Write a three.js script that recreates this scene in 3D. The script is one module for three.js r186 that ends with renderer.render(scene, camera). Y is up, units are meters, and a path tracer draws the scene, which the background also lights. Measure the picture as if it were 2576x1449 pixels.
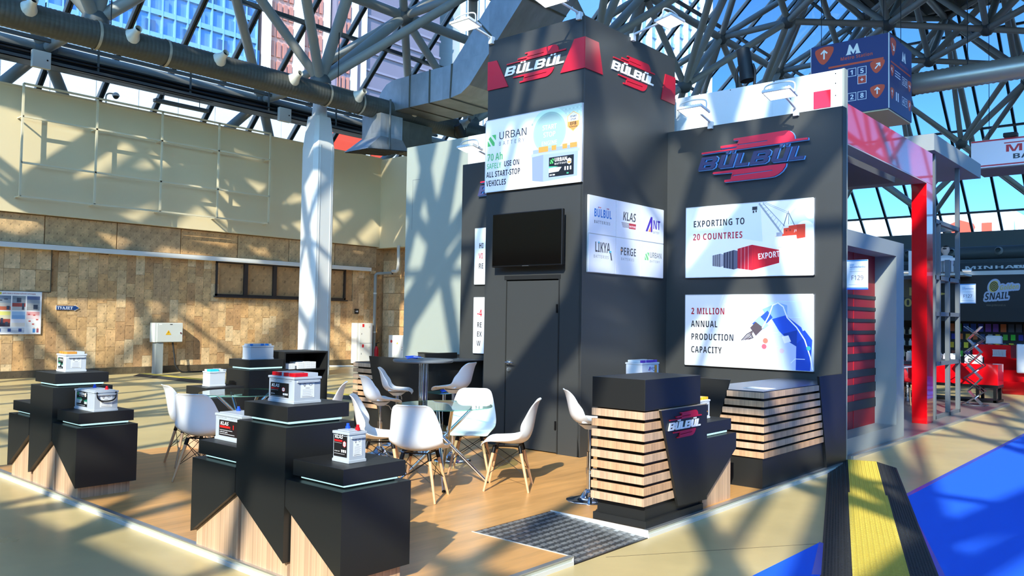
import * as THREE from 'three';
import { Sky } from 'three/addons/objects/Sky.js';
import { mergeGeometries } from 'three/addons/utils/BufferGeometryUtils.js';
import { RoundedBoxGeometry } from 'three/addons/geometries/RoundedBoxGeometry.js';
import { RectAreaLightUniformsLib } from 'three/addons/lights/RectAreaLightUniformsLib.js';

// ---------------------------------------------------------------- camera, sky, sun, exposure
const scene = new THREE.Scene();
const renderer = new THREE.WebGLRenderer();
renderer.toneMapping = THREE.LinearToneMapping;
renderer.toneMappingExposure = 1.1;
renderer.shadowMap.enabled = true;
RectAreaLightUniformsLib.init();

const V = (x, y, z) => new THREE.Vector3(x, y, z);
const FOCAL = 2081.1, camera = new THREE.PerspectiveCamera(2 * Math.atan(724.5 / FOCAL) * 180 / Math.PI, 2576 / 1449, 0.05, 900);
camera.position.set(-7.1518, 1.5838, 5.8578);
camera.quaternion.setFromRotationMatrix(new THREE.Matrix4().makeBasis(V(0.65364, 0.016063, 0.756635), V(-0.037594, 0.99923, 0.011263), V(-0.755871, -0.035807, 0.653741)));

const AZ = 62.2 * Math.PI / 180, EL = 31.9 * Math.PI / 180;
const TO_SUN = V(-Math.sin(AZ) * Math.cos(EL), Math.sin(EL), Math.cos(AZ) * Math.cos(EL));
const sky = new Sky();
sky.scale.setScalar(800);
const su = sky.material.uniforms;
su.turbidity.value = 3.0; su.rayleigh.value = 0.75; su.mieCoefficient.value = 0.004; su.mieDirectionalG.value = 0.8;
su.sunPosition.value.copy(TO_SUN);
su.cloudCoverage.value = 0;
scene.add(sky);
scene.environmentIntensity = 1.3;
const sun = new THREE.DirectionalLight(new THREE.Color(1.0, 0.9, 0.76), 8.0);
sun.position.copy(TO_SUN).multiplyScalar(120); sun.target.position.set(0, 0, 0);
sun.castShadow = true; sun.shadow.radius = 1.0; sun.shadow.mapSize.set(4096, 4096);
Object.assign(sun.shadow.camera, { left: -70, right: 70, top: 60, bottom: -60, near: 1, far: 320 });
scene.add(sun, sun.target);

// ---------------------------------------------------------------- helpers
let seed = 7;
const rnd = () => { seed = (seed * 1664525 + 1013904223) >>> 0; return seed / 4294967296; };
const rr = (a, b) => a + (b - a) * rnd();
const taken = new Map();
const numbered = (name) => { const n = taken.get(name) ?? 0; taken.set(name, n + 1); return n ? name + '_' + String(n).padStart(3, '0') : name; };
const FLOOR = -0.055;

function metric(g, s = 1, ox = 0, oy = 0) {          // uv in metres by the way a face points
  if (g.index) g = g.toNonIndexed();
  const p = g.attributes.position, uv = new Float32Array(p.count * 2), a = V(), b = V(), c = V();
  for (let i = 0; i < p.count; i += 3) {
    a.fromBufferAttribute(p, i); b.fromBufferAttribute(p, i + 1); c.fromBufferAttribute(p, i + 2);
    const n = b.clone().sub(a).cross(c.clone().sub(a)), nx = Math.abs(n.x), ny = Math.abs(n.y), nz = Math.abs(n.z);
    [a, b, c].forEach((q, k) => {
      const u = nx >= ny && nx >= nz ? q.z : q.x, v = ny > nx && ny >= nz ? q.z : q.y;
      uv[(i + k) * 2] = u * s + ox; uv[(i + k) * 2 + 1] = v * s + oy;
    });
  }
  g.setAttribute('uv', new THREE.BufferAttribute(uv, 2));
  return g;
}
const plainSet = (g) => { if (g.index) g = g.toNonIndexed(); for (const k of Object.keys(g.attributes)) if (!['position', 'normal', 'uv'].includes(k)) g.deleteAttribute(k); return g; };
const merge = (list) => list.length === 1 ? list[0] : mergeGeometries(list.map(plainSet));
function obj(name, geos, mat, parent = scene) {
  const g = Array.isArray(geos) ? merge(geos) : geos;
  const m = new THREE.Mesh(g, mat);
  m.name = parent === scene ? numbered(name) : name;
  m.castShadow = m.receiveShadow = true;
  parent.add(m);
  return m;
}
function tag(o, label, category, group, kind) {
  if (label) o.userData.label = label; if (category) o.userData.category = category;
  if (group) o.userData.group = group; if (kind) o.userData.kind = kind;
  return o;
}
function thing(name, label, category, pos = [0, 0, 0], turn = 0, group) {
  const o = new THREE.Group(); o.name = numbered(name); o.position.set(...pos); o.rotation.y = turn; scene.add(o);
  return tag(o, label, category, group);
}
const struct = (o) => { o.userData.kind = 'structure'; return o; };
function structGroup(name) { const o = new THREE.Group(); o.name = numbered(name); scene.add(o); return struct(o); }
function dup(root, pos, turn, label, group) {
  const r = root.clone(); r.userData = { ...root.userData }; r.name = numbered(root.name.replace(/_\d{3}$/, '')); r.position.set(...pos); r.rotation.y = turn; scene.add(r);
  if (label) r.userData.label = label; if (group) r.userData.group = group;
  return r;
}
// box by its limits
const bx = (x0, x1, y0, y1, z0, z1) => metric(new THREE.BoxGeometry(x1 - x0, y1 - y0, z1 - z0).translate((x0 + x1) / 2, (y0 + y1) / 2, (z0 + z1) / 2));
function rbx(x0, x1, y0, y1, z0, z1, r = 0.004, seg = 1) {
  const g = new RoundedBoxGeometry(x1 - x0, y1 - y0, z1 - z0, seg, r).translate((x0 + x1) / 2, (y0 + y1) / 2, (z0 + z1) / 2);
  const n = g.attributes.normal.clone(), out = metric(g); if (out.attributes.normal.count === n.count) out.setAttribute('normal', n); return out;
}
const UPY = V(0, 1, 0);
function cyl(p, q, r, seg = 10, r2 = r, open = true) {
  const d = q.clone().sub(p), g = new THREE.CylinderGeometry(r2, r, d.length(), seg, 1, open);
  g.applyQuaternion(new THREE.Quaternion().setFromUnitVectors(UPY, d.clone().normalize())).translate((p.x + q.x) / 2, (p.y + q.y) / 2, (p.z + q.z) / 2);
  return g;
}
const bar = (p, q, w, h) => { const d = q.clone().sub(p), g = new THREE.BoxGeometry(w, h, d.length()); const m = new THREE.Matrix4().lookAt(q, p, UPY); return g.applyMatrix4(m).translate((p.x + q.x) / 2, (p.y + q.y) / 2, (p.z + q.z) / 2); };
function tube(pts, r, seg = 24, rad = 8) { return new THREE.TubeGeometry(new THREE.CatmullRomCurve3(pts.map((p) => V(...p))), seg, r, rad); }
const lathe = (pts, seg = 32) => new THREE.LatheGeometry(pts.map(([x, y]) => new THREE.Vector2(x, y)), seg);
const poly = (pts, holes = []) => { const s = new THREE.Shape(pts.map(([x, y]) => new THREE.Vector2(x, y))); for (const h of holes) s.holes.push(new THREE.Path(h.map(([x, y]) => new THREE.Vector2(x, y)))); return s; };
const prism = (pts, depth, holes = [], bevel = 0) => new THREE.ExtrudeGeometry(poly(pts, holes), { depth, bevelEnabled: bevel > 0, bevelSize: bevel, bevelThickness: bevel, bevelSegments: 1, curveSegments: 8 });
// prism whose outline lies in (z, y) and whose front looks to -x : front plane at x, thickness t behind it
const prismX = (pts, x, t, holes = []) => { const f = ([z, y]) => [z, y]; const g = prism(pts.map(f), t, holes.map((h) => h.map(f))); g.applyMatrix4(new THREE.Matrix4().makeBasis(V(0, 0, 1), V(0, 1, 0), V(-1, 0, 0))).translate(x + t, 0, 0); return metric(g); };
// prism whose outline lies in (x, y) and whose front looks to +z : front plane at z
const prismZ = (pts, z, t, holes = []) => metric(prism(pts, t, holes).translate(0, 0, z - t));
// printed face, uv 0..1: looking to -x / +z
function faceX(z0, z1, y0, y1, x) { const g = new THREE.PlaneGeometry(z1 - z0, y1 - y0); g.rotateY(-Math.PI / 2); return g.translate(x, (y0 + y1) / 2, (z0 + z1) / 2); }
function faceZ(x0, x1, y0, y1, z) { return new THREE.PlaneGeometry(x1 - x0, y1 - y0).translate((x0 + x1) / 2, (y0 + y1) / 2, z); }

// ---------------------------------------------------------------- textures and materials
function noise2(n, octaves, s0) {                     // tiling value noise, n x n
  const out = new Float32Array(n * n); let amp = 1, tot = 0, f = 4, s = s0;
  const h = (x, y, k) => { let t = Math.imul(x * 374761393 + y * 668265263 + k * 2147483647 + s0 * 9176, 1274126177); t ^= t >>> 13; t = Math.imul(t, 1103515245); return ((t ^ (t >>> 16)) >>> 0) / 4294967296; };
  for (let o = 0; o < octaves; o++) {
    for (let y = 0; y < n; y++) for (let x = 0; x < n; x++) {
      const u = x / n * f, v = y / n * f, i = Math.floor(u), j = Math.floor(v), a = u - i, b = v - j, sa = a * a * (3 - 2 * a), sb = b * b * (3 - 2 * b);
      const w = (p, q) => h((i + p) % f, (j + q) % f, o + s);
      out[y * n + x] += amp * ((w(0, 0) * (1 - sa) + w(1, 0) * sa) * (1 - sb) + (w(0, 1) * (1 - sa) + w(1, 1) * sa) * sb);
    }
    tot += amp; amp *= 0.55; f *= 2;
  }
  for (let i = 0; i < out.length; i++) out[i] /= tot;
  return out;
}
function dataTex(n, m, fn, srgb = true) {
  const d = new Uint8Array(n * m * 4);
  for (let y = 0; y < m; y++) for (let x = 0; x < n; x++) { const c = fn(x, y), i = (y * n + x) * 4; d[i] = c[0]; d[i + 1] = c[1]; d[i + 2] = c[2]; d[i + 3] = 255; }
  const t = new THREE.DataTexture(d, n, m); t.magFilter = THREE.LinearFilter; t.wrapS = t.wrapT = THREE.RepeatWrapping; if (srgb) t.colorSpace = THREE.SRGBColorSpace; t.needsUpdate = true; return t;
}
const rep = (t, x, y = x) => { const c = t.clone(); c.repeat.set(x, y); c.needsUpdate = true; return c; };
const clampB = (x) => Math.max(0, Math.min(255, x));
const N256 = noise2(256, 5, 3), N256b = noise2(256, 6, 11);
const nz = (x, y, t = N256) => t[((y & 255) << 8) | (x & 255)];
const std = (color, roughness = 0.6, metalness = 0, extra = {}) => new THREE.MeshStandardMaterial({ color, roughness, metalness, ...extra });
const phys = (color, roughness, extra) => new THREE.MeshPhysicalMaterial({ color, roughness, ...extra });

const texFloor = dataTex(512, 512, (x, y) => { const a = nz(x >> 1, y >> 1) - 0.5, b = nz(x * 3, y * 3, N256b) - 0.5, k = 1 + a * 0.16 + b * 0.05, spot = nz(x * 5 + 31, y * 5, N256) > 0.80 ? 0.93 : 1; return [clampB(200 * k * spot), clampB(178 * k * spot), clampB(126 * k * spot)]; });
const texFloorR = dataTex(256, 256, (x, y) => { const r = 255 * (0.24 + 0.2 * nz(x, y, N256b)); return [r, r, r]; }, false);
const texVinyl = dataTex(512, 512, (x, y) => { const g = nz(x >> 3, y * 2, N256b) - 0.5, f = nz(x >> 1, y * 5, N256) - 0.5, k = 1 + g * 0.16 + f * 0.22; return [clampB(205 * k), clampB(152 * k), clampB(92 * k)]; });
const texWood = dataTex(512, 256, (x, y) => { const band = nz(x * 2, y >> 5, N256b) - 0.5, fine = nz(x * 7 + 13, y >> 3, N256) - 0.5, k = 1 + band * 0.34 + fine * 0.20; return [clampB(200 * k), clampB(165 * (1 + band * 0.36 + fine * 0.2)), clampB(134 * (1 + band * 0.38 + fine * 0.2))]; });
const texStone = dataTex(512, 512, (x, y) => { const a = nz(x, y, N256b) - 0.5, b = nz(x * 4, y * 4, N256) - 0.5, pit = nz(x * 3 + 9, y * 3 + 70, N256b) > 0.70 ? 0.8 : 1, k = (1 + a * 0.34 + b * 0.16) * pit; return [clampB(226 * k), clampB(205 * k), clampB(172 * k)]; });
const texGalv = dataTex(256, 256, (x, y) => { const a = nz(x >> 1, y >> 1, N256) - 0.5, b = nz(x * 4, y * 2, N256b) - 0.5, k = 1 + a * 0.28 + b * 0.12; return [clampB(164 * k), clampB(168 * k), clampB(172 * k)]; });
const texFabric = dataTex(256, 256, (x, y) => { const k = 0.92 + 0.16 * nz(x * 9, y * 9, N256); return [clampB(240 * k), clampB(240 * k), clampB(240 * k)]; });

const M = {
  floor: std('#ffffff', 0.5, 0, { map: rep(texFloor, 0.28), roughnessMap: rep(texFloorR, 0.35), roughness: 1.0 }),
  vinyl: std('#ffffff', 0.33, 0, { map: rep(texVinyl, 0.55, 0.55) }),
  alu: std('#c9ccd0', 0.35, 0.85), aluWhite: std('#d7d8d6', 0.45, 0.2),
  black: std('#1f1f1e', 0.45), blackMatt: std('#1d1d1c', 0.55), blackWall: std('#383938', 0.5, 0, { bumpMap: rep(texFabric, 3), bumpScale: 0.0006 }),
  wood: std('#ffffff', 0.5, 0, { map: rep(texWood, 1.3, 1.3) }), woodLight: std('#fff3e4', 0.5, 0, { map: rep(texWood, 1.7, 1.7) }),
  white: std('#e9e9e8', 0.35), whiteShell: phys('#f0f0f1', 0.32, { clearcoat: 0.25, clearcoatRoughness: 0.3 }), whiteWall: std('#e7eaea', 0.55), paper: std('#ececea', 0.7),
  beech: std('#d9a87c', 0.45), darkSteel: std('#1c1c1d', 0.4, 0.6),
  chrome: std('#dfe2e6', 0.07, 1.0), steel: std('#b8bcc0', 0.25, 0.95),
  glassTop: phys('#dcefe8', 0.02, { transmission: 1, thickness: 0, ior: 1.5 }), glassEdge: phys('#7fb8a4', 0.1, { transmission: 0.6, thickness: 0 }),
  pane: phys('#eef6f5', 0.0, { transmission: 1, thickness: 0, ior: 1.5 }),
  greyWall: std('#9a9f94', 0.6), frameGrey: std('#8b918f', 0.5), frameDark: std('#63686b', 0.5),
  red: phys('#d8040f', 0.18, { clearcoat: 1.0, clearcoatRoughness: 0.03 }), redMatt: std('#c9101c', 0.5), darkRed: std('#8e1522', 0.55),
  tubeGrey: std('#8f908c', 0.5), tubeDark: std('#4b5052', 0.5), mullion: std('#3f4649', 0.45, 0.2), deck: std('#5d5a54', 0.9),
  beige: std('#dcc9a0', 0.75), stoneBand: std('#c7ab8b', 0.8, 0, { map: rep(texStone, 0.45) }), skirting: std('#5b5852', 0.6, 0, { map: rep(texStone, 1.0) }),
  galv: std('#ffffff', 0.42, 0.75, { map: rep(texGalv, 0.6) }), galvDark: std('#8d8674', 0.55, 0.5, { map: rep(texGalv, 0.9) }),
  cable: std('#141516', 0.6), boxGrey: std('#c2c4bd', 0.5), cabinet: std('#dcdcd7', 0.45),
  columnGrey: std('#cdccc8', 0.55), bluePaper: std('#0a4fd8', 0.5), carpet: std('#0a63f0', 0.9, 0, { bumpMap: rep(texFabric, 6), bumpScale: 0.002 }),
  orangeSign: std('#e0492a', 0.5), batt: std('#b3bac2', 0.38), battLight: std('#cdd2d6', 0.38), capRed: std('#d0121f', 0.35), capBlue: std('#1d4fd1', 0.35),
};
// ================================================================ the hall
// floor
struct(obj('floor', [bx(-14.6, 45.5, FLOOR - 0.3, FLOOR, -16.2, 28)], M.floor));
const FA = structGroup('trim_1'); FA.name = 'trim_1';                       // thin joint lines cut in the coating
obj('floor_joint', [bx(-2.62, 6.0, FLOOR, FLOOR + 0.0006, 2.9, 2.906)], M.skirting, FA).rotation.y = 0;
FA.children[0].geometry = merge([bar(V(-2.35, FLOOR, 2.6), V(0.6, FLOOR, 4.6), 0.006, 0.0012)]);

// back wall: core, upper band of slabs, parapet, ledge, skirting
const wallBack = structGroup('wall_back');
obj('core', [bx(-16, 45.5, FLOOR, 6.6, -17.4, -16.03)], M.stoneBand, wallBack);
obj('parapet', [bx(-14.6, 11.06, 3.9, 6.88, -16.6, -15.86)], M.beige, wallBack);
obj('parapet_coping', [bx(-14.6, 11.08, 6.88, 6.93, -16.62, -15.84)], M.beige, wallBack);
const toneHex = ['#f0dfc6', '#e6cfae', '#d9bf9c', '#f2e6d2', '#cbae90', '#e8d4b8', '#ddc7a8', '#d2bda4', '#eacfae', '#dfc09a'];
const stoneMats = toneHex.map((h, i) => { const t = rep(texStone, 0.9); t.offset.set(i * 0.13, i * 0.29); return std(h, 0.72, 0, { map: t, bumpMap: t, bumpScale: 0.004 }); });
const WIN = [5.16, 9.77, 2.06, 3.08], HATCH = [-0.6, 0.8, 2.04, 3.08];
const unitTile = [0.5, 0.62, 0.45, 0.75, 0.36].map((h) => bx(-0.118, 0.118, 0.003, h - 0.003, -0.03, 0));
const tileH = [0.5, 0.62, 0.45, 0.75, 0.36];
{
  let tilesLeft = [];
  for (let c = 0; c < 48; c++) {                       // every stone slab of the lower wall in view
    const x = -0.48 + c * 0.24; let y = 0.12 - rr(0, 0.4);
    while (y < 3.1) {
      const k = Math.floor(rnd() * 5), h = tileH[k], y0 = Math.max(y, 0.12), y1 = Math.min(y + h, 3.1), mid = (y0 + y1) / 2;
      const inWin = x > WIN[0] - 0.1 && x < WIN[1] + 0.1 && y1 > WIN[2] && y0 < WIN[3], inHatch = x < HATCH[1] && y1 > HATCH[2] + 0.05;
      let a = y0, b = y1;
      if (inWin || inHatch) { b = Math.min(b, WIN[2] - 0.01); }
      if (b - a > 0.08) {
        const whole = Math.abs(b - a - h) < 1e-6, g = whole ? unitTile[k] : bx(-0.118, 0.118, 0.003, b - a - 0.003, -0.03, 0);
        const m = obj('stone_tile', g, stoneMats[Math.floor(rnd() * stoneMats.length)], wallBack); m.position.set(x + 0.12, a, -16 + rr(-0.004, 0.006));
      }
      y += h;
    }
  }
  for (let i = 0; i < 4; i++) for (let j = 0; j < 2; j++) { const m = obj('stone_slab', bx(-0.172, 0.172, 0.004, 0.516, -0.03, 0), stoneMats[[0, 5, 3, 6][(i + j) % 4]], wallBack); m.position.set(-0.42 + i * 0.35, 2.04 + j * 0.52, -16.005); }
  obj('hatch_edge', [bx(0.79, 0.805, 2.03, 3.1, -16.02, -15.985), bx(-0.6, 0.805, 2.018, 2.032, -16.02, -15.985)], M.skirting, wallBack);
  for (let i = 0; i < 9; i++) { const m = obj('band_slab', bx(0.006, 1.72, 0, 0.68, -0.05, 0), stoneMats[[6, 7, 5, 6, 7, 9, 6, 5, 7][i]], wallBack); m.position.set(-4.6 + i * 1.74, 3.2, -15.99); }
  const far = [];                                      // slabs out of the picture, left of it
  for (let c = 0; c < 57; c++) for (let j = 0; j < 6; j++) far.push(bx(-14.3 + c * 0.24, -14.3 + c * 0.24 + 0.236, 0.12 + j * 0.5, 0.12 + j * 0.5 + 0.495, -16.03, -16 + (c * 7 + j * 3) % 5 * 0.001));
  tag(obj('stone_tile_field', far, stoneMats[1], wallBack), null, null, null, 'stuff');
}
const ledge = structGroup('trim_2');
obj('ledge', [bx(-14.6, 10.7, 3.06, 3.18, -16.0, -15.82)], std('#dcd9d2', 0.5), ledge);
const skirt = structGroup('baseboard_back');
for (let i = 0; i < 14; i++) obj('skirting_stone', bx(-5.2 + i * 1.2 + 0.003, -4.0 + i * 1.2, FLOOR, 0.12, -16.05, -15.975), i % 3 ? M.skirting : std('#6b675c', 0.6, 0, { map: rep(texStone, 2) }), skirt);
// block that juts out behind the grey partition
const wallSide = structGroup('wall_side');
obj('parapet', [bx(11.06, 19, 3.86, 6.88, -16.6, -9)], M.beige, wallSide);
obj('core', [bx(11.4, 19, FLOOR, 3.86, -16.2, -9.3)], M.stoneBand, wallSide);
for (let c = 0; c < 12; c++) for (let j = 0; j < 6; j++) { const m = obj('stone_tile', bx(-0.03, 0, 0.004, 0.55, -0.148, 0.148), stoneMats[(c * 3 + j * 5) % 10], wallSide); m.position.set(11.4, 0.1 + j * 0.56, -15.85 + c * 0.3); }
// walls that lie out of the picture
const wallLeft = structGroup('wall_left');
obj('core', [bx(-16, -14.6, FLOOR, 3.9, -17.4, 29)], M.stoneBand, wallLeft); obj('parapet', [bx(-15.2, -14.45, 3.9, 6.88, -17.4, 29)], M.beige, wallLeft);
const wallFront = structGroup('wall_front');
obj('core', [bx(-16, 46.8, FLOOR, 3.9, 28, 29.3)], M.stoneBand, wallFront); obj('parapet', [bx(-16, 46.8, 3.9, 6.88, 27.9, 28.6)], M.beige, wallFront);
const wallRight = structGroup('wall_right');
obj('core', [bx(45.5, 46.8, FLOOR, 4.6, -17.4, 29)], M.tubeDark, wallRight); obj('parapet', [bx(45.4, 46.0, 4.6, 6.88, -17.4, 29)], M.tubeDark, wallRight);

// strip window in the stone wall
{
  const w = structGroup('window_1'), brown = std('#2c2320', 0.5), dim = phys('#5c5f60', 0.12, { specularIntensity: 0.6 });
  obj('frame', [bx(5.16, 9.77, 3.02, 3.08, -16.1, -15.97), bx(5.16, 9.77, 2.06, 2.13, -16.1, -15.97), bx(5.16, 5.22, 2.06, 3.08, -16.1, -15.97), bx(9.71, 9.77, 2.06, 3.08, -16.1, -15.97)], brown, w);
  for (const x of [6.12, 7.1, 8.16, 9.05]) obj('mullion', bx(x - 0.06, x + 0.06, 2.1, 3.05, -16.1, -15.96), brown, w);
  [[5.22, 6.06], [6.18, 7.04], [7.16, 8.1], [8.22, 8.99], [9.11, 9.71]].forEach(([a, b]) => { obj('pane', bx(a, b, 2.13, 3.02, -16.07, -16.05), dim, w); obj('blind_edge', bx(b - 0.05, b - 0.02, 2.15, 3.0, -16.05, -16.035), std('#8f948f', 0.6), w); });
  obj('sill', bx(5.12, 9.81, 2.03, 2.07, -16.05, -15.9), brown, w);
}

// ---------------------------------------------------------------- sloping glass round the hall
const dRing = (x, z) => Math.min(z + 13, 24.7 - z, x + 11.57, 42.43 - x);
const yLow = (d) => Math.min(13.6, 8.0 + 0.95 * d), yUp = (d) => Math.min(16.4, 10.7 + 0.95 * d), yGlass = (d) => 11.05 + 0.95 * d;
const D0 = -4.3, D1 = 6.0, PURLINS = [-4.3, -3.15, -1.09, 0.95, 3.0, 5.05, 6.0];
function glazing(name, at, t0, t1, step, single, limit) {         // at(t, d) -> point on the glass plane
  const w = structGroup(name), top = (t) => Math.min(D1, limit(t));
  const bars = [], panes = [];
  const seg = (t, d0, d1, wd, dp) => { const p = at(t, d0), q = at(t, d1); return bar(p, q, wd, dp); };
  for (let t = t0; t <= t1 + 1e-6; t += step) {
    const dt = top(t); if (dt < D0 + 0.3) continue;
    const g = [seg(t - 0.045, D0, dt, 0.04, 0.13), seg(t + 0.045, D0, dt, 0.04, 0.13), seg(t, D0, dt, 0.05, 0.05)];
    if (single) obj('mullion', g, M.mullion, w); else bars.push(...g);
  }
  for (const d of PURLINS) {
    let a = null, b = null; for (let t = t0; t <= t1 + 1e-6; t += 0.25) if (top(t) >= d - 0.01) { a ??= t; b = t; }
    if (a === null || b - a < 1) continue;
    const g = bar(at(a, d).add(V(0, -0.06, 0)), at(b, d).add(V(0, -0.06, 0)), 0.1, 0.12); if (single) obj('purlin', g, M.mullion, w); else bars.push(g);
  }
  for (let t = t0; t < t1 - 1e-6; t += step) for (let k = 0; k < PURLINS.length - 1; k++) {
    const a0 = Math.min(PURLINS[k], top(t)), a1 = Math.min(PURLINS[k + 1], top(t)), b0 = Math.min(PURLINS[k], top(t + step)), b1 = Math.min(PURLINS[k + 1], top(t + step));
    if (a1 - a0 < 0.05 && b1 - b0 < 0.05) continue;
    const P = [at(t, a0), at(t + step, b0), at(t + step, b1), at(t, a1)], g = new THREE.BufferGeometry(), up = V(0, 0.03, 0);
    g.setAttribute('position', new THREE.Float32BufferAttribute([0, 1, 2, 0, 2, 3].flatMap((i) => P[i].clone().add(up).toArray()), 3)); g.computeVertexNormals();
    if (single) obj('pane', g, M.pane, w); else panes.push(g);
  }
  if (!single) { tag(obj('mullion_field', bars, M.mullion, w), null, null, null, 'stuff'); tag(obj('pane_field', panes, M.pane, w), null, null, null, 'stuff'); }
  return w;
}
glazing('window_2', (t, d) => V(t, yGlass(d), -13 + d), -15.8, 46.7, 1.5, true, (t) => Math.min(t + 11.57, 42.43 - t));
glazing('window_3', (t, d) => V(42.43 - d, yGlass(d), t), -17.3, 29.0, 1.5, true, (t) => Math.min(t + 13, 24.7 - t));
glazing('window_4', (t, d) => V(-11.57 + d, yGlass(d), t), -17.3, 29.0, 1.5, false, (t) => Math.min(t + 13, 24.7 - t));
glazing('window_5', (t, d) => V(t, yGlass(d), 24.7 - d), -15.8, 46.7, 1.5, false, (t) => Math.min(t + 11.57, 42.43 - t));
// opaque roof above the middle of the hall
{
  const c = structGroup('ceiling');
  obj('deck', [bx(-5.8, 36.6, 16.8, 17.2, -7.2, 18.9)], M.deck, c);
  const ribs = []; for (let z = -6.9; z < 18.8; z += 0.75) ribs.push(bx(-5.7, 36.5, 16.66, 16.81, z, z + 0.3));
  tag(obj('deck_rib', ribs, M.deck, c), null, null, null, 'stuff');
}
// ---------------------------------------------------------------- space frame of steel tubes
{
  const frame = thing('space_frame', 'grey double-layer tubular steel space frame carrying the glass roof', 'roof frame');
  const X = (i) => 0.43 + 3 * i, Z = (j) => -13 + 2.9 * j, eye = camera.position, fwd = V(0.755871, 0.035807, -0.653741);
  const node = (i, j) => { const d = dRing(X(i), Z(j)), up = ((i + j) & 1) !== 0; if (i < -5 || i > 15 || j < -1 || j > 14) return null; if (d < (up ? -3.1 : -0.2)) return null; return V(X(i), up ? yUp(d) : yLow(d), Z(j)); };
  const members = [], balls = [];
  for (let i = -6; i <= 15; i++) for (let j = -1; j <= 14; j++) {
    const p = node(i, j); if (!p) continue; balls.push(p);
    const up = (i + j) & 1, add = (a, b, r) => { const q = node(i + a, j + b); if (q) members.push([p, q, r]); };
    add(1, 1, 0.13); add(1, -1, 0.13);                 // diagonal chords of the same layer
    if (up) add(2, 0, 0.15);
    if (up || !up) { add(1, 0, up ? 0.125 : 0.15); add(0, 1, up ? 0.125 : 0.15); }   // webs between the layers
  }
  for (let i = -6; i <= 15; i++) { const p = node(i, -1); if (p) { members.push([p, V(p.x - 0.9, 6.8, -16.7), 0.14], [p, V(p.x + 0.9, 6.8, -16.7), 0.14]); } }
  for (let j = -1; j <= 14; j++) { const p = node(15, j); if (p) members.push([p, V(46.1, 6.8, p.z - 0.9), 0.14], [p, V(46.1, 6.8, p.z + 0.9), 0.14]); const q = node(-5, j); if (q) members.push([q, V(-15.2, 6.8, q.z - 0.9), 0.14], [q, V(-15.2, 6.8, q.z + 0.9), 0.14]); }
  const right = V(0.65364, 0.016063, 0.756635), upv = V(-0.037594, 0.99923, 0.011263);
  const seen = ([p, q]) => { let best = 0; for (let k = 0; k <= 4; k++) { const v = p.clone().lerp(q, k / 4).sub(eye), z = v.dot(fwd); if (z < 1) continue; const a = v.dot(right) / z, b = v.dot(upv) / z; if (Math.abs(a) < 0.65 && Math.abs(b) < 0.37) best = Math.max(best, 1 / z); } return best; };
  const order = members.map((m) => [seen(m), m]).sort((a, b) => b[0] - a[0]);
  const rest = [];
  order.forEach(([s, [p, q, r]], n) => { const g = cyl(p, q, r, n < 120 ? 14 : 9); if (n < 296 && s > 0) obj('tube', g, M.tubeGrey, frame); else rest.push(g); });
  tag(obj('tube_field', rest, M.tubeGrey, frame), null, null, null, 'stuff');
  const ball = new THREE.IcosahedronGeometry(0.3, 1);
  balls.map((p) => [seen([p, p]), p]).sort((a, b) => b[0] - a[0]).forEach(([s, p], n) => { if (s > 0 && n < 150) obj('node', ball, M.tubeDark, frame).position.copy(p); });
}
// column under the frame
{
  const c = structGroup('column_1'); c.userData.label = 'tall pale grey column in front of the stone wall'; c.userData.category = 'column';
  const sec = (y, w, d) => [[-w, -d * 0.7], [-w * 0.72, -d], [w * 0.72, -d], [w, -d * 0.7], [w, d * 0.7], [w * 0.72, d], [-w * 0.72, d], [-w, d * 0.7]].map(([x, z]) => [x, y, z]);
  const rings = [sec(FLOOR, 0.35, 0.35), sec(6.1, 0.35, 0.35), sec(6.9, 0.26, 0.27), sec(7.0, 0.25, 0.25)], pos = [];
  for (let k = 0; k < 3; k++) for (let i = 0; i < 8; i++) { const a = rings[k][i], b = rings[k][(i + 1) % 8], e = rings[k + 1][(i + 1) % 8], f = rings[k + 1][i]; pos.push(...a, ...e, ...b, ...a, ...f, ...e); }
  const g = new THREE.BufferGeometry(); g.setAttribute('position', new THREE.Float32BufferAttribute(pos, 3)); g.computeVertexNormals(); metric(g);
  obj('shaft', g, std('#cdccc8', 0.55, 0, { side: THREE.DoubleSide }), c);
  obj('flute', [bx(-0.2, -0.17, FLOOR, 6.2, 0.35, 0.362), bx(0.17, 0.2, FLOOR, 6.2, 0.35, 0.362)], M.columnGrey, c);
  obj('head', [cyl(V(0, 6.95, 0), V(0, 7.85, 0), 0.22, 16, 0.15)], M.columnGrey, c);
  c.position.set(6.43, 0, -13);
}
// ================================================================ the battery stand: platform, tower, walls, signs
const HL = (hex, k) => new THREE.Color(hex).multiplyScalar(k);
function canvasTex(w, h, draw) { const c = document.createElement('canvas'); c.width = w; c.height = h; const x = c.getContext('2d'); draw(x, w, h); const t = new THREE.CanvasTexture(c); t.colorSpace = THREE.SRGBColorSpace; return t; }
function txt(c, s, x, y, size, o = {}) {               // y is the baseline; o.sx squeezes the letters
  c.save(); c.translate(x, y); if (o.rot) c.rotate(o.rot); c.transform(o.sx ?? 1, 0, o.skew ? -o.skew : 0, 1, 0, 0);
  c.font = (o.font ?? 'bold') + ' ' + size + 'px ' + (o.family ?? 'sans-serif'); c.fillStyle = o.color ?? '#1b1b1e'; c.textAlign = o.align ?? 'left';
  if (o.gap) { let dx = 0; for (const ch of s) { c.fillText(ch, dx, 0); dx += c.measureText(ch).width + o.gap; } } else c.fillText(s, 0, 0);
  c.restore();
}
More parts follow.
